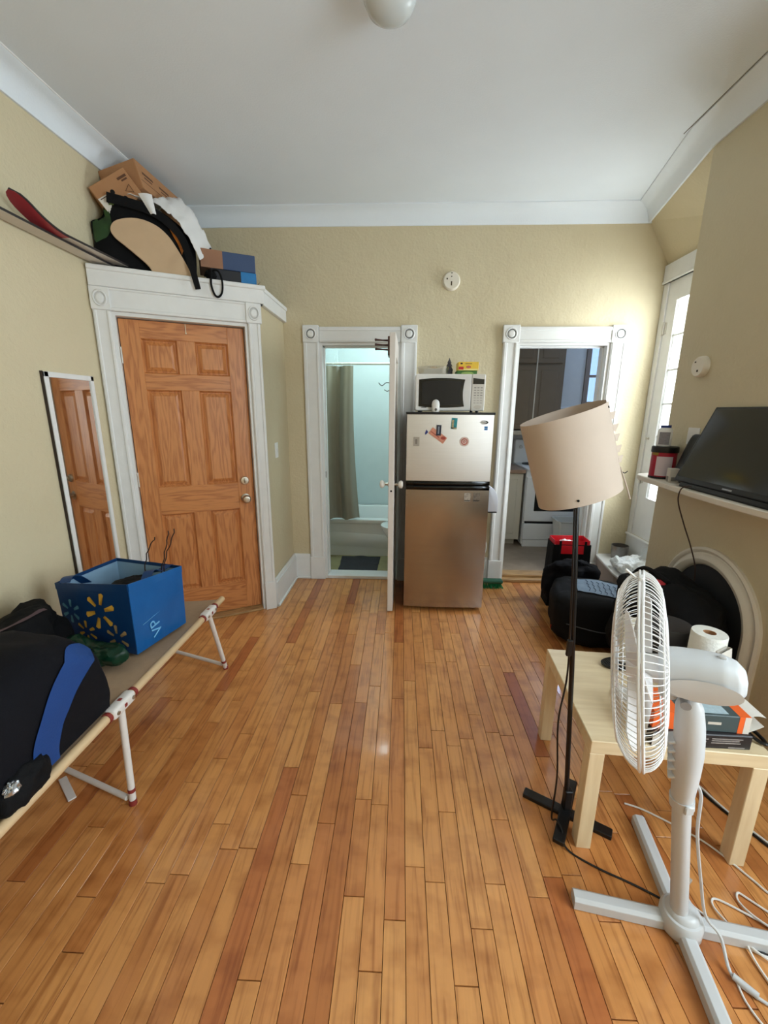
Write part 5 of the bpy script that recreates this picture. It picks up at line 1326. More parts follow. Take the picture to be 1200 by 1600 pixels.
# black jacket over the back of the duffel
t = thing('jacket', 'black jacket with a mauve trim heaped behind the duffel', 'jacket', (-1.60, 1.35, TZ0))
mb = MB(); mb.soft((-1.575, 1.40, TZ0 + 0.115), (0.15, 0.25, 0.13), 0.75, amp=0.05, freq=7, seed=2); jb = mb.bvh(); mb.build('shell', BLACKCLOTH, t, smooth=True)
mb = MB(); drape(mb, [(-1.55, 1.18, 1), (-1.52, 1.30, 1), (-1.48, 1.42, 1), (-1.47, 1.52, 1)], [(-1.53, 1.18, 1), (-1.50, 1.30, 1), (-1.46, 1.42, 1), (-1.455, 1.52, 1)], jb, (0, 0, -1), 20, 2, 0.004); mb.build('trim', mat('mauve_trim', (86, 66, 72), 0.7), t, smooth=True)
# ------------------------------------------------------------------ mantel things
MZ = 1.128
t = thing('television', 'black flat television leaning back on the mantel shelf', 'television', (1.50, 1.89, MZ))
# screen plane leans back against the breast
tvM = frame((1.447, 2.255, MZ + 0.028), (0, -1, 0), (0.150, 0, 0.375))       # x along the bottom edge to the viewer, y up the screen, z into the room (-x)
TW, TH = 0.735, 0.405
mb = MB(); mb.box((0, 0, -0.030), (TW, TH, 0), tvM, bev=0.006, seg=2); mb.box((0.14, 0.03, -0.042), (TW - 0.14, TH * 0.6, -0.028), tvM, bev=0.008, seg=2); mb.build('case', BLACK, t)
mb = MB(); mb.box((0.016, 0.026, -0.001), (TW - 0.016, TH - 0.014, 0.0012), tvM); mb.build('screen', mat('dark_screen', (20, 21, 23), 0.12, var=0.0), t)
mb = MB(); mb.box((TW / 2 - 0.028, 0.009, 0), (TW / 2 + 0.028, 0.016, 0.001), tvM); mb.build('logo_plate', mat('logo_silver', (150, 152, 156), 0.3, metal=0.5, var=0), t)
mb = MB(); mb.box((0.05, -0.024, -0.075), (TW - 0.05, 0.004, -0.004), tvM, bev=0.006); mb.build('base_bar', BLACK, t)
mb = MB(); mb.tube(spline([(1.43, 2.08, 1.150), (1.412, 2.10, 1.146), (1.400, 2.115, 1.12), (1.405, 2.12, 1.06), (1.45, 2.12, 0.95), (1.50, 2.11, 0.83), (1.535, 2.10, 0.72), (1.545, 2.10, 0.62)], 8), 0.0032, 6); mb.build('power_cord', mat('dark_brown_cord', (52, 34, 30), 0.5), t, smooth=True)
t = thing('supplement_tub', 'red tub with a black lid and pale label on the mantel', 'tub', (1.525, 2.49, MZ))
mb = MB(); mb.lathe([(0, 0), (0.060, 0), (0.064, 0.006), (0.064, 0.150), (0, 0.150)], 40, Matrix.Translation((1.530, 2.50, MZ))); mb.build('body', mat('crimson_label', (168, 24, 48), 0.35, var=0.08, vscale=30), t, smooth=True)
mb = MB(); mb.lathe([(0, 0), (0.0655, 0), (0.0655, 0.012), (0, 0.012)], 40, Matrix.Translation((1.530, 2.50, MZ))); mb.build('foot_band', BLACK, t, smooth=True)
mb = MB(); mb.lathe([(0, 0.15), (0.068, 0.15), (0.069, 0.155), (0.068, 0.180), (0.063, 0.185), (0, 0.185)], 40, Matrix.Translation((1.530, 2.50, MZ))); mb.build('lid', BLACK, t, smooth=True)
def arc_label(mb, c, r, a0_, a1_, z0, z1):
    mb.grid(lambda u, v: Vector((c[0] + r * math.cos(a0_ + (a1_ - a0_) * u), c[1] + r * math.sin(a0_ + (a1_ - a0_) * u), z0 + (z1 - z0) * v)), 16, 1, thick=0.0006)
fa = math.atan2(-2.5, -1.53)
mb = MB(); arc_label(mb, (1.530, 2.50), 0.0646, fa - 0.55, fa + 0.75, MZ + 0.018, MZ + 0.128); mb.build('label', mat('pinkish_paper', (206, 190, 194), 0.6), t, smooth=True)
mb = MB(); arc_label(mb, (1.530, 2.50), 0.0646, fa - 1.1, fa - 0.45, MZ + 0.134, MZ + 0.150); mb.build('label', mat('mustard_print', (150, 120, 40), 0.6), t, smooth=True)
t = thing('pill_bottle', 'white plastic bottle with a blue cap on top of the red tub', 'bottle', (1.520, 2.50, MZ + 0.185))
cb = Matrix.Translation((1.518, 2.505, MZ + 0.185))
mb = MB(); mb.lathe([(0, 0), (0.034, 0), (0.037, 0.005), (0.037, 0.085), (0.033, 0.095), (0.024, 0.106), (0, 0.106)], 32, cb); mb.build('body', WHITE, t, smooth=True)
mb = MB(); mb.lathe([(0, 0.104), (0.026, 0.104), (0.026, 0.118), (0, 0.118)], 32, cb); mb.build('cap', mat('navy_cap', (40, 60, 128), 0.4), t, smooth=True)
mb = MB(); arc_label(mb, (1.518, 2.505), 0.0374, fa - 0.75, fa + 0.75, MZ + 0.195, MZ + 0.265); mb.build('label', mat('grey_label', (140, 136, 142), 0.55, var=0.15, vscale=120), t, smooth=True)
t = box_thing('small_box', 'small white carton with a dark mark beside the television', 'box', Matrix.Translation((1.500, 2.345, MZ + 0.0375)) @ Matrix.Rotation(-0.25, 4, 'Z'), 0.05, 0.05, 0.075, mat('carton_white', (206, 198, 186), 0.6, var=0.03))
mb = MB(); mb.box((-0.015, -0.0258, -0.03), (0.012, -0.025, -0.008), Matrix.Translation((1.500, 2.345, MZ + 0.0375)) @ Matrix.Rotation(-0.25, 4, 'Z')); mb.build('print', mat('carton_grey', (120, 112, 104), 0.6), t)
mb = MB(); mb.box((-0.0258, -0.015, -0.032), (-0.025, 0.015, -0.006), Matrix.Translation((1.500, 2.345, MZ + 0.0375)) @ Matrix.Rotation(-0.25, 4, 'Z')); mb.build('print', mat('carton_grey', (120, 112, 104), 0.6), t)
t = thing('game_controller_case', 'black padded case propped behind the television', 'case', (1.56, 2.33, MZ))
mb = MB(); mb.soft((0, 0, 0), (0.022, 0.055, 0.135), 0.35, M=frame((1.568, 2.335, MZ + 0.130), (0.95, 0, -0.30), (0, 1, 0))); mb.build('shell', BLACK, t, smooth=True)

# ------------------------------------------------------------------ step things
SZ = 0.292
t = thing('metal_pot', 'brushed metal plant pot standing on the step', 'pot', (1.865, 3.44, SZ))
mb = MB(); mb.lathe([(0, 0), (0.058, 0), (0.060, 0.004), (0.066, 0.112), (0.067, 0.116), (0.063, 0.116), (0.058, 0.01), (0, 0.01)], 40, Matrix.Translation((1.865, 3.44, SZ)), caps=False); mb.build('shell', mat('hammered_metal', (150, 146, 142), 0.32, metal=0.85, var=0.2, vscale=26), t, smooth=True)
mb = MB(); mb.lathe([(0, 0), (0.0605, 0), (0.0615, 0.006), (0, 0.006)], 32, Matrix.Translation((1.865, 3.44, SZ + 0.078))); mb.build('dark_soil', mat('soil', (20, 16, 14), 0.95, var=0.3, vscale=60), t)
t = thing('plastic_bag', 'crumpled translucent white plastic bag on the step', 'bag', (1.80, 3.15, SZ))
mb = MB(); mb.soft((1.80, 3.13, SZ + 0.055), (0.11, 0.15, 0.052), 0.9, amp=0.04, freq=13, seed=9, nu=60, nv=40); mb.build('film', mat('thin_white_film', (240, 244, 246), 0.3, var=0.02), t, smooth=True, angle=18)
mb = MB()
def twist(u, v):
    p = Vector((1.86, 3.16, SZ + 0.07)).lerp(Vector((1.93, 3.10, SZ + 0.20)), u); r = 0.035 - 0.022 * math.sin(math.pi * u) ** 2 + 0.02 * u
    a = 2 * math.pi * v
    return p + Vector((r * math.cos(a) * (1 + 0.3 * math.sin(5 * a)), r * math.sin(a) * 0.6, 0.01 * math.sin(3 * a + 4 * u)))
mb.grid(twist, 16, 24, closed_v=True); mb.build('twisted_end', mat('thin_white_film', (206, 222, 232), 0.25), t, smooth=True, angle=25)

# ------------------------------------------------------------------ luggage heap
t = thing('suitcase', 'black soft suitcase with a grey blue chevron panel on the floor', 'suitcase', (1.30, 2.72, 0))
MA = Matrix.Translation((1.31, 2.69, 0)) @ Matrix.Rotation(math.radians(-16), 4, 'Z')
mb = MB(); mb.soft((0, 0, 0.172), (0.25, 0.255, 0.172), 0.42, 0.45, M=MA, amp=0.018, freq=8, seed=5); sb = mb.bvh(); mb.build('body', BLACKCLOTH, t, smooth=True)
PAN = mat('grey_blue_padding', (112, 130, 150), 0.7, var=0.1, vscale=40, bump=0.1, bscale=300)
def onA(x, y): return MA @ Vector((x, y, 1))
mb = MB(); drape(mb, [onA(-0.10, -0.12), onA(0.05, -0.14), onA(0.215, -0.16)], [onA(-0.10, 0.13), onA(0.06, 0.14), onA(0.22, 0.12)], sb, (0, 0, -1), 20, 10, 0.007); mb.build('padded_panel', PAN, t, smooth=True)
mb = MB()
for k in range(7):
    xx = -0.03 + 0.033 * k; c = [onA(xx + 0.010 * (q % 2), -0.11 + 0.0325 * q - 0.01 * k) for q in range(7)]
    hh = []
    for p in c:
        h = sb.ray_cast(Vector((p.x, p.y, 2)), Vector((0, 0, -1)))
        if h[0] is not None: hh.append(h[0] + Vector((0, 0, 0.0125)))
    if len(hh) > 1: mb.tube(hh, 0.0022, 5)
mb.build('chevron_stitching', mat('stitch_dark_blue', (66, 82, 104), 0.8), t, smooth=True)
mb = MB(); mb.tube(spline([MA @ Vector(p) for p in ((-0.20, -0.22, 0.16), (-0.10, -0.275, 0.17), (0.04, -0.285, 0.16), (0.16, -0.26, 0.165))], 8), 0.0035, 6); mb.build('zip', mat('zip_grey', (70, 72, 76), 0.5), t, smooth=True)
mb = MB(); mb.box((-0.006, -0.003, -0.018), (0.006, 0.003, 0.018), MA @ Matrix.Translation((-0.205, -0.19, 0.13)) @ Matrix.Rotation(0.5, 4, 'Y'), bev=0.002); mb.build('zip_pull', BRASSY, t)
mb = MB(); mb.box((-0.012, -0.004, -0.012), (0.012, 0.004, 0.012), MA @ Matrix.Translation((-0.232, -0.12, 0.07))); mb.build('red_tab', mat('red_tab', (186, 48, 34), 0.6), t)
t = thing('tote_bag', 'black shopping bag with a bright red lining standing by the kitchen doorway', 'bag', (1.27, 3.08, 0))
RQ = [Vector((1.175, 3.10, 0)), Vector((1.475, 3.09, 0)), Vector((1.485, 3.27, 0)), Vector((1.185, 3.27, 0))]
def rside(i, u, v, off=0.0, top=0.51):
    a, b_ = RQ[i], RQ[(i + 1) % 4]; p = a.lerp(b_, u); c = (RQ[0] + RQ[2]) / 2
    n = Vector((b_.y - a.y, a.x - b_.x, 0)).normalized()
    if n.dot(p - c) < 0: n = -n
    k = 0.018 * noise.noise(Vector((u * 3 + i * 5, v * 4, 7))) * math.sin(math.pi * u) * math.sin(math.pi * min(1, v * 1.1))
    p = p - (p - c) * (0.08 * v) + n * (off + k)
    return Vector((p.x, p.y, top * v))
for i in range(4):
    mb = MB(); mb.grid(lambda u, v: rside(i, u, v), 12, 12, thick=0.003); mb.build('panel', BLACKCLOTH, t, smooth=True)
    mb = MB(); mb.grid(lambda u, v: rside(i, 0.04 + 0.92 * u, 0.5 + v * 0.56, -0.007), 12, 6, thick=0.002); mb.build('red_lining', mat('bright_red_lining', (208, 18, 36), 0.45, var=0.06), t, smooth=True)
for i, u0 in ((0, 0.16), (0, 0.84)):
    mb = MB(); mb.grid(lambda u, v: rside(0, u0 - 0.03 + 0.06 * v, 0.0 + 1.06 * u, 0.008), 14, 1, thick=0.003); mb.build('strap', BLACKCLOTH, t, smooth=True)
# red fold-over band below the front rim
mb = MB(); mb.grid(lambda u, v: rside(0, 0.20 + 0.60 * u, 0.86 + 0.13 * v, 0.006), 12, 3, thick=0.002); mb.build('red_band', mat('bright_red_lining', (208, 18, 36), 0.45), t, smooth=True)
mb = MB(); mb.prism([(q.x, q.y) for q in RQ], 0.0, 0.004); mb.build('bottom', BLACKCLOTH, t)
t = thing('white_tissue', 'white tissue paper showing inside the red lined bag', 'paper', (1.27, 3.12, 0.45))
mb = MB(); mb.soft((1.33, 3.19, 0.455), (0.11, 0.05, 0.06), 0.8, amp=0.03, freq=20, seed=8); mb.build('sheet', mat('white_cotton', (226, 224, 222), 0.85), t, smooth=True, angle=30)
t = thing('backpack', 'dark navy backpack slumped against the red lined bag', 'backpack', (1.27, 2.93, 0.2))
mb = MB(); mb.soft((1.30, 3.005, 0.25), (0.20, 0.062, 0.175), 0.7, M=Matrix.Translation((1.30, 3.005, 0.25)) @ Matrix.Rotation(0.12, 4, 'X') @ Matrix.Translation((-1.30, -3.005, -0.25)), amp=0.035, freq=9, seed=11); mb.build('body', NAVYCLOTH, t, smooth=True)
t = thing('travel_bag', 'big black travel bag with a red tag against the fireplace', 'bag', (1.42, 2.16, 0))
MBg = Matrix.Translation((1.42, 2.09, 0)) @ Matrix.Rotation(math.radians(2), 4, 'Z')
mb = MB(); mb.soft((0, 0, 0.335), (0.172, 0.33, 0.335), 0.75, 0.7, M=MBg, amp=0.045, freq=5.5, seed=3); bb = mb.bvh(); mb.build('body', BLACKCLOTH, t, smooth=True)
def top_of(x, y):
    q = bb.ray_cast(Vector((x, y, 2)), Vector((0, 0, -1)))[0]
    return q if q is not None else bb.find_nearest(Vector((x, y, 0.5)))[0]
h = top_of(1.36, 2.06)
mb = MB(); Mtg = frame(h + Vector((-0.03, -0.01, 0.006)), (0.35, -0.85, 0.05), (-0.6, -0.35, -0.45)); mb.box((-0.06, -0.008, 0), (0.0, 0.014, 0.004), Mtg); mb.box((0.0, -0.022, 0), (0.045, 0.030, 0.004), Mtg); mb.build('red_tag', mat('red_tag', (196, 34, 48), 0.5), t)
mb = MB(); mb.tube(spline([top_of(x, y) + Vector((0, 0, z)) for x, y, z in ((1.38, 2.36, 0.004), (1.36, 2.26, 0.03), (1.35, 2.16, 0.03), (1.35, 2.0, 0.004))], 8), 0.012, 8); mb.build('handle', BLACKCLOTH, t, smooth=True)
mb = MB(); c = [Vector((x, y, 2)) for x, y in ((1.32, 2.40), (1.29, 2.25), (1.28, 2.10), (1.30, 1.95))]; mb.tube(spline([top_of(p.x, p.y) + Vector((0, 0, 0.003)) for p in c], 8), 0.004, 6); mb.build('zip', mat('zip_grey', (70, 72, 76), 0.5), t, smooth=True)

# ------------------------------------------------------------------ side table and what is on it
BIR = mat_wood('pale_birch', (228, 206, 168), (216, 190, 148), 'X', 0.45, 0.6, 0.25)
BIRV = mat_wood('pale_birch_leg', (228, 206, 168), (216, 190, 148), 'Z', 0.45, 0.6, 0.25)
TR = math.radians(-4.0)
t = thing('side_table', 'square pale birch side table with thick legs', 'table', (0.640, 1.180, 0), TR)
mb = MB(); mb.box((0, 0, 0.40), (0.55, 0.55, 0.45), bev=0.0025); mb.build('table_top', BIR, t, local=True)
for x in (0, 0.50):
    for y in (0, 0.50):
        mb = MB(); mb.box((x + 0.0005, y + 0.0005, 0), (x + 0.0495, y + 0.0495, 0.40), bev=0.002); mb.build('leg', BIRV, t, local=True)
MTb = Matrix.Translation((0.640, 1.180, 0.45)) @ Matrix.Rotation(TR, 4, 'Z')
def tb_(x, y, z): return MTb @ Vector((x, y, z))
# black carton with pale print
Mk = MTb @ Matrix.Translation((0.335, 0.075, 0.026)) @ Matrix.Rotation(math.radians(3), 4, 'Z')
t = box_thing('book_box', 'black carton with pale lettering on the table', 'box', Mk, 0.31, 0.13, 0.052, mat('carton_black', (40, 36, 38), 0.45, var=0.06))
PRT = mat('pale_print', (150, 142, 138), 0.6, var=0.2, vscale=200)
for x0, x1, z in ((-0.02, 0.02, 0.010), (-0.02, 0.015, 0.0), (0.03, 0.125, 0.012), (0.03, 0.115, 0.005), (0.03, 0.12, -0.003), (0.085, 0.135, -0.019)):
    face_decal('print', Mk, (x0, -0.0657, z - 0.0018), (x1, -0.065, z + 0.0018), PRT, t)
face_decal('white_panel', Mk, (-0.153, -0.0657, -0.022), (-0.085, -0.065, 0.022), mat('carton_white', (206, 198, 186), 0.6), t)
# opened grey and orange carton on top of it
Mo = MTb @ Matrix.Translation((0.335, 0.088, 0.052 + 0.031)) @ Matrix.Rotation(math.radians(1), 4, 'Z')
t = box_thing('product_box', 'opened dark grey carton with orange ends on the table', 'box', Mo, 0.29, 0.125, 0.060, mat('carton_slate', (70, 84, 86), 0.42, var=0.05), bev=0.002)
ORG = mat('carton_orange', (238, 104, 44), 0.5, var=0.05)
mb = MB(); mb.box((0.112, -0.0632, -0.0305), (0.1456, 0.0632, 0.0305), Mo); mb.build('orange_end', ORG, t)
mb = MB(); mb.box((-0.1456, -0.0632, -0.0305), (-0.062, 0.0632, 0.0305), Mo); mb.build('orange_end', ORG, t)
mb = MB(); mb.box((0.128, -0.0636, -0.030), (0.1462, 0.0636, 0.0300), Mo); mb.build('white_end', PAPER, t)
for (y, z, r, s) in ((0.0, 0.030, 0.10, 1), (0.0, -0.029, -0.05, 1)):
    mb = MB(); mb.grid(lambda u, v: Mo @ Vector((0.142 + 0.075 * u, -0.060 + 0.12 * v + 0.03 * u * (1 - v), z - 0.022 * u * u * (1 if z > 0 else -0.2))), 8, 4, thick=0.001); mb.build('flap', PAPER, t, smooth=True)
face_decal('label_panel', Mo, (-0.03, -0.052, 0.030), (0.085, 0.050, 0.0306), mat('pale_blue_label', (176, 196, 204), 0.5, var=0.12, vscale=80), t)
face_decal('print', Mo, (-0.055, -0.0636, -0.006), (-0.01, -0.0628, 0.006), PRT, t); face_decal('print', Mo, (0.02, -0.0636, -0.003), (0.06, -0.0628, 0.006), mat('carton_white', (206, 198, 186), 0.6), t)
# paper towel roll
t = thing('paper_towel_roll', 'roll of white paper towel standing on the table', 'paper towel', tb_(0.475, 0.36, 0))
Mr = MTb @ Matrix.Translation((0.512, 0.325, 0))
mb = MB(); mb.lathe([(0.021, 0), (0.056, 0), (0.0575, 0.004), (0.0575, 0.243), (0.056, 0.247), (0.021, 0.247), (0.021, 0.0)], 44, Mr, caps=False); mb.build('roll', mat('quilted_paper', (240, 238, 230), 0.9, var=0.02, bump=0.35, bscale=90), t, smooth=True)
mb = MB(); mb.lathe([(0.021, 0), (0.0195, 0), (0.0195, 0.246), (0.021, 0.246)], 30, Mr, caps=False); mb.build('core', CARD, t, smooth=True)
# black tin with lid
t = thing('black_canister', 'wide matte black canister with a lid on the table', 'canister', tb_(0.44, 0.47, 0))
Mc = MTb @ Matrix.Translation((0.455, 0.468, 0))
mb = MB(); mb.lathe([(0, 0), (0.076, 0), (0.078, 0.004), (0.078, 0.150), (0, 0.150)], 44, Mc); mb.build('body', mat('matte_black_tin', (34, 34, 38), 0.42, var=0.04), t, smooth=True)
mb = MB(); mb.lathe([(0.0795, 0.128), (0.0805, 0.130), (0.0805, 0.196), (0.077, 0.203), (0, 0.205)], 44, Mc); mb.build('lid', mat('matte_black_lid', (44, 44, 48), 0.42, var=0.04), t, smooth=True)
# black oval dish, cream jar, white card
t = thing('black_dish', 'black ribbed oval dish lying on the table', 'dish', tb_(0.25, 0.46, 0))
mb = MB(); Md = MTb @ Matrix.Translation((0.275, 0.455, 0)) @ Matrix.Rotation(0.2, 4, 'Z') @ Matrix.Diagonal((1.6, 0.85, 1, 1))
mb.lathe([(0, 0), (0.044, 0), (0.050, 0.008), (0.051, 0.014), (0.047, 0.016), (0.040, 0.011), (0, 0.010)], 40, Md); mb.build('rim', BLACK, t, smooth=True)
mb = MB()
for k in range(-6, 7):
    x = 0.0062 * k; yy = math.sqrt(max(0, 0.042 ** 2 - x * x)); mb.box((x - 0.0012, -yy, 0.010), (x + 0.0012, yy, 0.0145), Md)
mb.build('ribs', mat('rib_grey', (44, 46, 48), 0.5), t)
t = thing('cream_jar', 'tall cream plastic jar with a handle behind the fan', 'jar', tb_(0.26, 0.50, 0))
Mj = MTb @ Matrix.Translation((0.305, 0.495, 0))
mb = MB(); mb.lathe([(0, 0), (0.040, 0), (0.043, 0.005), (0.043, 0.175), (0.040, 0.19), (0.036, 0.195), (0, 0.196)], 36, Mj); mb.build('body', mat('cream_plastic', (222, 212, 190), 0.4, var=0.03), t, smooth=True)
mb = MB(); mb.tube(spline([Mj @ Vector(p) for p in ((-0.01, 0, 0.19), (-0.018, -0.005, 0.212), (-0.034, -0.01, 0.222))], 6), 0.005, 8); mb.build('spout', mat('tan_spout', (190, 164, 130), 0.5), t, smooth=True)
t = thing('folded_card', 'white folded card standing at the edge of the table', 'card', tb_(0.50, 0.26, 0))
mb = MB()
Mw = MTb @ Matrix.Translation((0.505, 0.20, 0.114)) @ Matrix.Rotation(-0.15, 4, 'Y') @ Matrix.Rotation(0.5, 4, 'Z')
mb.box((-0.028, -0.008, 0), (0.028, -0.0065, 0.135), Mw); mb.box((-0.028, 0.0065, 0), (0.028, 0.012, 0.135), Mw); mb.box((0.0265, -0.008, 0), (0.028, 0.012, 0.135), Mw); mb.build('sheet', PAPER, t)
t = thing('white_paper', 'small white paper slip lying near the fan on the table', 'paper', tb_(0.24, 0.2, 0))
mb = MB(); mb.grid(lambda u, v: MTb @ (Matrix.Translation((0.215, 0.26, 0.0015)) @ Matrix.Rotation(-0.6, 4, 'Z') @ Vector((-0.04 + 0.08 * u, -0.05 + 0.10 * v, 0.012 * (u - 0.4) ** 2 * 4))), 8, 6, thick=0.0008); mb.build('sheet', PAPER, t, smooth=True)
t = thing('carabiner_strap', 'black carabiner clip with a strap at the corner of the table', 'clip', tb_(0.53, 0.05, 0))
mb = MB(); mb.tube(spline([tb_(0.515, 0.115, 0.03), tb_(0.520, 0.085, 0.022), tb_(0.535, 0.055, 0.012), tb_(0.552, 0.040, 0.010), tb_(0.556, 0.06, 0.012), tb_(0.545, 0.095, 0.02)], 6, closed=True), 0.006, 8, closed=True); mb.build('clip', BLACK, t, smooth=True)
mb = MB(); mb.tube(spline([tb_(0.515, 0.11, 0.03), tb_(0.508, 0.15, 0.04), tb_(0.515, 0.20, 0.02)], 6), 0.0035, 6); mb.build('cord', PRT, t, smooth=True)

# ------------------------------------------------------------------ floor lamp with a torn paper shade
t = thing('floor_lamp', 'black floor lamp with a crooked torn paper shade', 'floor lamp', (0.645, 1.31, 0))
lb, lt = Vector((0.650, 1.305, 0.02)), Vector((0.551, 1.30, 1.235))
mb = MB()
mb.box((-0.158, -0.020, 0), (0.158, 0.020, 0.018), Matrix.Translation((0.652, 1.307, 0)) @ Matrix.Rotation(math.atan2(-0.164, 0.271), 4, 'Z'), bev=0.004, seg=2)
mb.build('base_bar', BLACK, t)
mb = MB(); mb.box((-0.150, -0.020, 0.0), (0.150, 0.020, 0.018), Matrix.Translation((0.648, 1.302, 0.0185)) @ Matrix.Rotation(math.atan2(0.262, 0.150), 4, 'Z'), bev=0.004, seg=2); mb.build('base_bar', BLACK, t)
mb = MB(); mb.box((-0.014, -0.014, 0.02), (0.014, 0.014, 0.12), Matrix.Translation((0.650, 1.305, 0)), bev=0.003); mb.build('socket_block', BLACK, t)
mb = MB(); mb.tube([lb, lb.lerp(lt, 0.5) + Vector((0.004, 0, 0)), lt], 0.0085, 14); mb.build('pole', mat('satin_black_metal', (16, 16, 17), 0.28, var=0.02), t, smooth=True)
mb = MB(); mb.box((-0.075, -0.010, -0.006), (0.03, 0.010, 0.006), Matrix.Translation(lt + Vector((0, 0, -0.003))) @ Matrix.Rotation(0.12, 4, 'Y'), bev=0.003); mb.build('shade_bracket', BLACK, t)
sc, sa = Vector((0.516, 1.290, 1.371)), Vector((-0.082, -0.009, 0.252))
ax = sa.normalized(); ex = Vector((0.95, 0, 0.31)); ex = (ex - ax * ex.dot(ax)).normalized(); ey = ax.cross(ex)
if ey.y < 0: ey = -ey
SHD = mat('aged_paper_shade', (190, 172, 156), 0.75, var=0.03, vscale=10, bump=0.05, bscale=40)
def shadef(u, v, jag=True):
    # the sheet starts at the torn seam on the right, runs round the front to the left and back behind
    a = math.radians(-20 - 342 * u)
    rx, ry = 0.126, 0.092
    j = 0.0
    if u < 0.06 and jag:
        j = (random.Random(int(v * 24)).uniform(-6, 7))
        a += math.radians(j * (1 - u / 0.06))
    hgt = 0.265 * (v - 0.5)
    return sc + ax * hgt + ex * (rx * math.cos(a) * (1 + 0.0 * v)) + ey * (ry * math.sin(a))
mb = MB(); mb.grid(shadef, 60, 48, thick=0.0012); mb.build('shade', SHD, t, smooth=True, angle=70)
rr = random.Random(5)
for v in (0.30, 0.42, 0.55, 0.66, 0.80):
    p = shadef(0.0, v, False); mb = MB()
    q = [p, p + ax * 0.020, p + ax * 0.016 + ex * (0.014 + rr.uniform(0, 0.01)) + ey * 0.012, p + ex * 0.010 + ey * 0.01 - ax * 0.004]
    mb.raw([x for x in q] + [x + ey * 0.001 for x in q], [(0, 1, 2, 3), (7, 6, 5, 4), (0, 4, 5, 1), (1, 5, 6, 2), (2, 6, 7, 3), (3, 7, 4, 0)]); mb.build('torn_tab', SHD, t)
p0_ = shadef(0.0, 0.06, False)
mb = MB(); mb.tube(spline([p0_ + ax * 0.05, p0_ + Vector((0.012, 0, -0.01)), p0_ + Vector((0.028, 0, -0.05))], 6), 0.0022, 6); mb.build('loose_rib', SHD, t)
for u, v in ((0.03, 0.945), (0.255, 0.075)):
    p = shadef(u, v, False); n_ = (p - sc); n_ = (n_ - ax * n_.dot(ax)).normalized()
    mb = MB(); mb.cyl(p - n_ * 0.001, p + n_ * 0.0025, 0.0036, 10); mb.build('shade_hole', mat('dark_hole', (12, 10, 9), 0.9, var=0), t)
p = shadef(0.0, 0.20, False); mb = MB(); mb.tube(spline([p, p + Vector((0.012, 0.0, -0.006)), p + Vector((0.020, 0, 0.0))], 5), 0.0014, 5); mb.build('wire_clip', BLACK, t)
mb = MB(); mb.tube(spline([lt + Vector((-0.008, -0.012, -0.03)), lt.lerp(lb, 0.25) + Vector((-0.010, -0.012, 0)), lt.lerp(lb, 0.5) + Vector((-0.016, -0.014, 0)), lt.lerp(lb, 0.66) + Vector((-0.045, -0.02, 0)), Vector((0.590, 1.28, 0.20)), Vector((0.584, 1.27, 0.03)), Vector((0.592, 1.245, 0.0435)), Vector((0.598, 1.21, 0.041)), Vector((0.606, 1.170, 0.005)), Vector((0.68, 1.115, 0.004)), Vector((0.80, 1.055, 0.004)), Vector((0.93, 0.975, 0.004)), Vector((1.02, 0.92, 0.004)), Vector((1.15, 0.86, 0.004)), Vector((1.3, 0.85, 0.004))], 8), 0.0032, 6); mb.build('power_cord', BLACK, t, smooth=True)
mb = MB(); c0_ = lt.lerp(lb, 0.42) + Vector((-0.014, -0.016, 0)); mb.box((-0.009, -0.006, -0.03), (0.009, 0.006, 0.03), Matrix.Translation(c0_), bev=0.003, seg=2); mb.build('cord_switch', BLACK, t)

# ------------------------------------------------------------------ pedestal fan
t = thing('pedestal_fan', 'white pedestal fan with a wire cage and cross base', 'fan', (0.856, 0.958, 0))
FANW = mat('fan_white', (198, 199, 200), 0.32, var=0.015)
FANG = mat('fan_cage_white', (232, 230, 228), 0.3, var=0.0)
H = Vector((0.856, 0.958, 0)); P = Vector((0.714, 0.930, 0.82)); up = (P - H).normalized()
fa_ = Vector((-0.88, 0.475, 0)); fa_ = (fa_ - up * fa_.dot(up)).normalized(); fw = up.cross(fa_)
for tip in ((-0.295, 0.050), (0.052, 0.325), (0.300, -0.050), (-0.052, -0.325)):
    d = Vector((tip[0], tip[1], 0)); L = d.length; M = frame(H, d, Vector((-d.y, d.x, 0)))
    mb = MB(); mb.prism([(-0.021, 0.0), (-0.021, 0.030), (-0.012, 0.038), (0.012, 0.038), (0.021, 0.030), (0.021, 0.0)], 0.03, L, M @ Matrix(((0, 0, 1, 0), (1, 0, 0, 0), (0, 1, 0, 0.002), (0, 0, 0, 1))), bev=0.001)
    mb.build('base_leg', FANW, t)
mb = MB(); mb.lathe([(0.05, 0.002), (0.056, 0.01), (0.056, 0.050), (0.050, 0.060), (0.044, 0.062), (0.040, 0.072), (0.032, 0.078), (0.0, 0.078)], 36, Matrix.Translation(H)); mb.build('hub', FANW, t, smooth=True)
def along(k): return H + up * k
mb = MB(); mb.cyl(along(0.06), along(0.50), 0.0225, 24); mb.build('post', FANW, t, smooth=True)
mb = MB(); mb.cyl(along(0.475), along(0.505), 0.029, 24); mb.box((-0.012, -0.034, -0.013), (0.012, -0.026, 0.013), frame(along(0.49), (1, 0, 0), (0, 1, 0)), bev=0.003); mb.build('height_collar', FANW, t, smooth=True)
mb = MB()
Mn = frame(along(0.50), Vector((0.9, -0.3, 0)), Vector((0.3, 0.9, 0)))
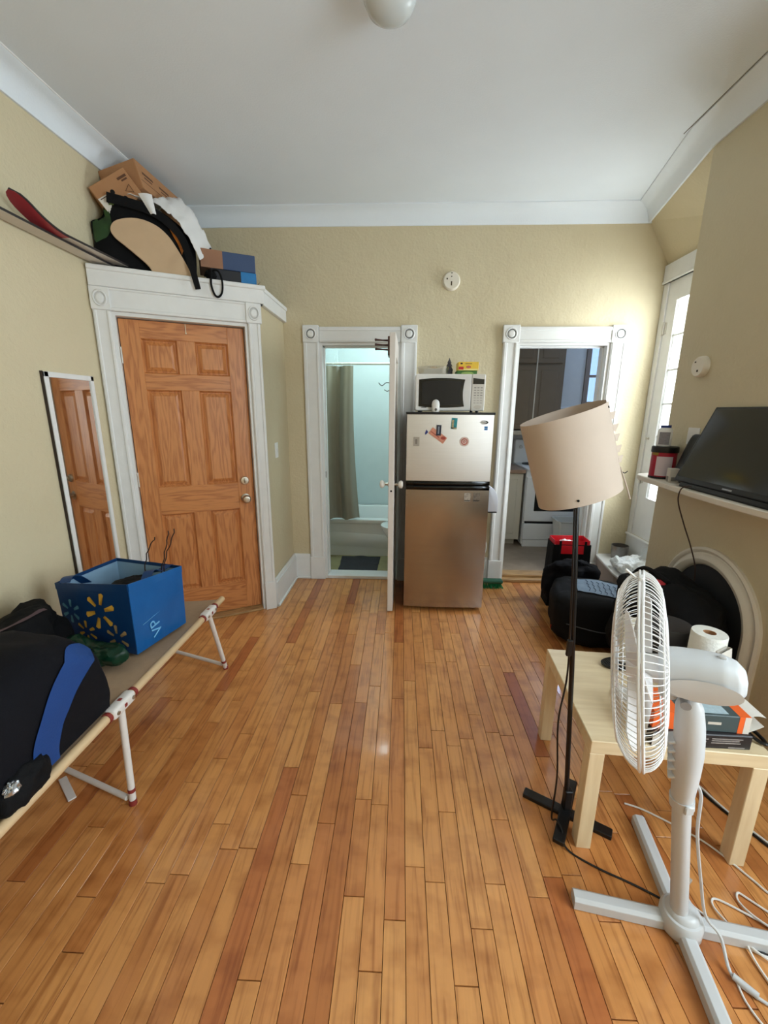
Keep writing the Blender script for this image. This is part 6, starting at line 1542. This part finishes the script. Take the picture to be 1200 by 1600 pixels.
def neck(u, v):
    prof_ = [(0.0, 0.027, 0.027), (0.06, 0.031, 0.031), (0.16, 0.036, 0.032), (0.24, 0.035, 0.030), (0.30, 0.031, 0.026), (0.325, 0.022, 0.02), (0.335, 0.006, 0.006)]
    x = v * (len(prof_) - 1); i = min(int(x), len(prof_) - 2); f = x - i
    z, rx, ry = [prof_[i][k] * (1 - f) + prof_[i + 1][k] * f for k in range(3)]
    a = 2 * math.pi * u
    return along(0.50 + z) + fa_ * rx * math.cos(a) * 0.95 + fw * ry * math.sin(a) - fa_ * 0.012 * math.sin(z * 7)
mb.grid(neck, 28, 24, closed_u=True); nk = mb.build('neck', FANW, t, smooth=True)
mb = MB()
for k in range(5):
    c = along(0.58 + 0.028 * k) + fa_ * 0.022; mb.box((-0.006, -0.02, -0.004), (0.012, 0.02, 0.004), frame(c, fa_ + up * -0.5, fw), bev=0.002)
mb.build('grip_ribs', FANW, nk)
Q = P + up * 0.062
mb = MB(); mb.tube([P - fw * 0.028 + up * 0.0, P + fw * 0.045], 0.0115, 16); mb.build('pivot_bolt', mat('grey_bolt', (150, 148, 148), 0.4), t, smooth=True)
mb = MB(); mb.tube([P + fa_ * 0.035 - up * 0.01, P + fa_ * 0.03 + up * 0.035], [0.02, 0.026], 18); mb.build('tilt_bracket', FANW, t, smooth=True)
mb = MB()
def headf(u, v):
    pr_ = [(0.055, 0.001), (0.055, 0.052), (0.02, 0.057), (-0.03, 0.058), (-0.07, 0.055), (-0.098, 0.045), (-0.113, 0.028), (-0.118, 0.001)]
    x = v * (len(pr_) - 1); i = min(int(x), len(pr_) - 2); f = x - i
    k, r = [pr_[i][q] * (1 - f) + pr_[i + 1][q] * f for q in range(2)]
    a = 2 * math.pi * u
    c, s = math.cos(a), math.sin(a)
    c = math.copysign(abs(c) ** 0.8, c); s = math.copysign(abs(s) ** 0.8, s)
    return Q + fa_ * k + fw * r * c * 0.85 + up * r * s * 1.05
mb.grid(headf, 36, 36, closed_u=True); hd = mb.build('motor_housing', FANW, t, smooth=True, angle=85)
mb = MB(); mb.box((-0.008, -0.006, 0), (0.008, 0.006, 0.010), frame(Q - fa_ * 0.07 + up * 0.054, fa_, fw), bev=0.004, seg=2); mb.build('oscillation_knob', FANW, hd, smooth=True)
mb = MB()
def side(u, v):
    a = 2 * math.pi * u; return Q - fa_ * (0.03 + 0.075 * math.cos(a) * v) + up * (-0.01 + 0.030 * math.sin(a) * v) + fw * (0.0505 + 0.003 * (1 - v * v))
mb.grid(side, 28, 6, closed_u=True); mb.build('side_badge', mat('fan_grey_panel', (204, 202, 200), 0.4, var=0.01), hd, smooth=True)
RC = 0.242
kr, kf = 0.090, 0.150
def ringpts(k, r, n=64): return [Q + fa_ * k + (fw * math.cos(2*math.pi*i/n) + up * math.sin(2*math.pi*i/n)) * r for i in range(n)]
mb = MB(); mb.tube(ringpts(kr - 0.004, RC), 0.0032, 8, closed=True); mb.tube(ringpts(kr + 0.004, RC), 0.0032, 8, closed=True)
mb.build('cage_rim', FANG, t, smooth=True)
mb = MB(); mb.box((-0.006, -0.012, -0.004), (0.006, 0.012, 0.006), frame(Q + fa_ * kr + up * (RC + 0.004), fa_, fw), bev=0.002)
mb.tube(spline([Q + fa_ * (kr + 0.01) + up * (RC + 0.004), Q + fa_ * (kr + 0.02) + up * (RC + 0.014), Q + fa_ * (kr + 0.032) + up * (RC + 0.026)], 4), 0.003, 6); mb.build('rim_clip', FANG, t, smooth=True)
def grille(front):
    mb = MB(); n = 96
    for i in range(n):
        a = 2 * math.pi * i / n; d = fw * math.cos(a) + up * math.sin(a)
        if front: pp = [(0.062, 0.151), (0.13, 0.150), (0.185, 0.142), (0.222, 0.122), (0.240, 0.097)]
        else: pp = [(0.070, 0.040), (0.13, 0.038), (0.195, 0.046), (0.228, 0.064), (0.241, 0.084)]
        mb.tube(spline([Q + fa_ * k + d * r for r, k in pp], 3), 0.00115, 4)
    for r, k in (((0.062, 0.151), (0.13, 0.1505), (0.19, 0.141)) if front else ((0.072, 0.040), (0.13, 0.0375), (0.2, 0.0475))):
        mb.tube(ringpts(k, r), 0.0020, 6, closed=True)
    if front: mb.lathe([(0, 0.006), (0.05, 0.004), (0.063, 0.0), (0.063, -0.004), (0, -0.004)], 36, frame(Q + fa_ * 0.151, fw, up) @ Matrix.Diagonal((1, 1, -1 if (fw.cross(up)).dot(fa_) < 0 else 1, 1)))
    return mb
o = grille(True).build('front_grille', FANG, t, smooth=True); o = grille(False).build('rear_grille', FANG, t, smooth=True)
for b_ in range(3):
    mb = MB()
    def blade(u, v):
        a = 2 * math.pi * (b_ / 3 + 0.07) + (u - 0.5) * (0.95 + 0.35 * v) + 0.35 * v
        r = 0.035 + 0.175 * v * (1 - 0.25 * abs(2 * u - 1) ** 3)
        tw = (u - 0.5) * 0.055
        return Q + fa_ * (0.095 + tw) + (fw * math.cos(a) + up * math.sin(a)) * r
    mb.grid(blade, 14, 12, thick=0.0025); mb.build('blade', mat('blade_white', (226, 222, 220), 0.3, var=0.01), t, smooth=True)
mb = MB(); mb.tube([Q + fa_ * 0.05, Q + fa_ * 0.125], [0.036, 0.030], 24); mb.build('blade_hub', mat('blade_white', (226, 222, 220), 0.3), t, smooth=True)
# cord of the fan hanging down the post and along the floor
cc = spline([along(0.56) + Vector((0.030, -0.012, 0)), along(0.52) + Vector((0.040, -0.014, 0)), along(0.40) + Vector((0.030, -0.02, 0)), along(0.22) + Vector((0.045, -0.02, 0)), along(0.10) + Vector((0.055, -0.03, 0)), Vector((0.925, 0.90, 0.06)), Vector((0.925, 0.845, 0.010)), Vector((0.965, 0.80, 0.006)), Vector((1.06, 0.745, 0.006)), Vector((1.2, 0.70, 0.006))], 8)
mb = MB(); mb.tube(cc, 0.0042, 8); mb.build('power_cord', FANW, t, smooth=True)
mb = MB(); mb.cyl((0.925, 0.842, 0.012), (0.962, 0.803, 0.010), 0.0085, 12); mb.build('cord_plug', FANW, t, smooth=True)

# ------------------------------------------------------------------ loose white cables on the floor
CAB2 = mat('white_cable', (226, 222, 216), 0.4, var=0.02)
t = thing('network_cable', 'coiled white network cable with a clear plug on the floor', 'cable', (1.10, 0.95, 0))
mb = MB(); mb.tube(spline([(0.955, 1.075, 0.006), (0.935, 1.05, 0.006), (0.932, 1.015, 0.005), (0.955, 0.985, 0.005), (1.0, 0.93, 0.005), (1.05, 0.895, 0.005), (1.11, 0.885, 0.005), (1.145, 0.915, 0.005), (1.13, 0.96, 0.006), (1.07, 1.005, 0.006), (1.015, 1.035, 0.006), (0.995, 1.01, 0.006), (1.01, 0.95, 0.011), (1.03, 0.905, 0.012), (1.07, 0.87, 0.012), (1.13, 0.865, 0.011), (1.19, 0.90, 0.006), (1.18, 0.97, 0.006), (1.12, 1.04, 0.006), (1.10, 1.055, 0.006), (1.085, 1.03, 0.006), (1.10, 0.985, 0.011), (1.16, 0.93, 0.011), (1.24, 0.89, 0.006), (1.35, 0.87, 0.006)], 8), 0.0032, 6); mb.build('lead', CAB2, t, smooth=True)
mb = MB(); mb.box((-0.011, -0.006, -0.005), (0.011, 0.006, 0.005), Matrix.Translation((0.966, 1.083, 0.007)) @ Matrix.Rotation(0.6, 4, 'Z'), bev=0.001); mb.build('plug', mat('clear_plug', (214, 208, 198), 0.2, trans=0.4), t)
t = thing('extension_cable', 'white cable running under the table past its front leg', 'cable', (1.1, 1.2, 0))
mb = MB(); mb.tube(spline([(0.90, 1.36, 0.005), (0.96, 1.335, 0.005), (1.05, 1.27, 0.005), (1.12, 1.205, 0.005), (1.18, 1.10, 0.005), (1.20, 1.06, 0.005), (1.26, 0.98, 0.005), (1.36, 0.93, 0.005)], 8), 0.0034, 6); mb.build('lead', CAB2, t, smooth=True)
t = thing('extension_cable', 'white and black cables hanging down behind the table', 'cable', (1.16, 1.5, 0))
mb = MB(); mb.tube(spline([(1.225, 1.66, 0.40), (1.235, 1.60, 0.2), (1.245, 1.52, 0.02), (1.26, 1.42, 0.005), (1.30, 1.30, 0.005), (1.35, 1.2, 0.005)], 8), 0.0042, 6); mb.build('lead', CAB2, t, smooth=True)
mb = MB(); mb.tube(spline([(1.215, 1.668, 0.40), (1.225, 1.61, 0.2), (1.232, 1.53, 0.02), (1.245, 1.42, 0.005), (1.29, 1.30, 0.005), (1.34, 1.18, 0.005)], 8), 0.0048, 6); mb.build('lead', BLACK, t, smooth=True)
t = thing('extension_cable', 'straight white cable running past the fan leg towards the viewer', 'cable', (1.05, 0.8, 0))
mb = MB(); mb.tube(spline([(1.02, 0.925, 0.016), (1.015, 0.88, 0.008), (1.02, 0.82, 0.005), (1.03, 0.74, 0.005), (1.035, 0.66, 0.005), (1.03, 0.55, 0.005)], 8), 0.0034, 6); mb.build('lead', CAB2, t, smooth=True)
t = thing('extension_cable', 'thin white cable curving beside the near leg of the fan', 'cable', (0.95, 0.75, 0))
mb = MB(); mb.tube(spline([(0.93, 0.83, 0.004), (0.925, 0.79, 0.004), (0.94, 0.74, 0.004), (0.985, 0.70, 0.004), (1.05, 0.655, 0.004), (1.12, 0.62, 0.004)], 8), 0.0030, 6); mb.build('lead', CAB2, t, smooth=True)
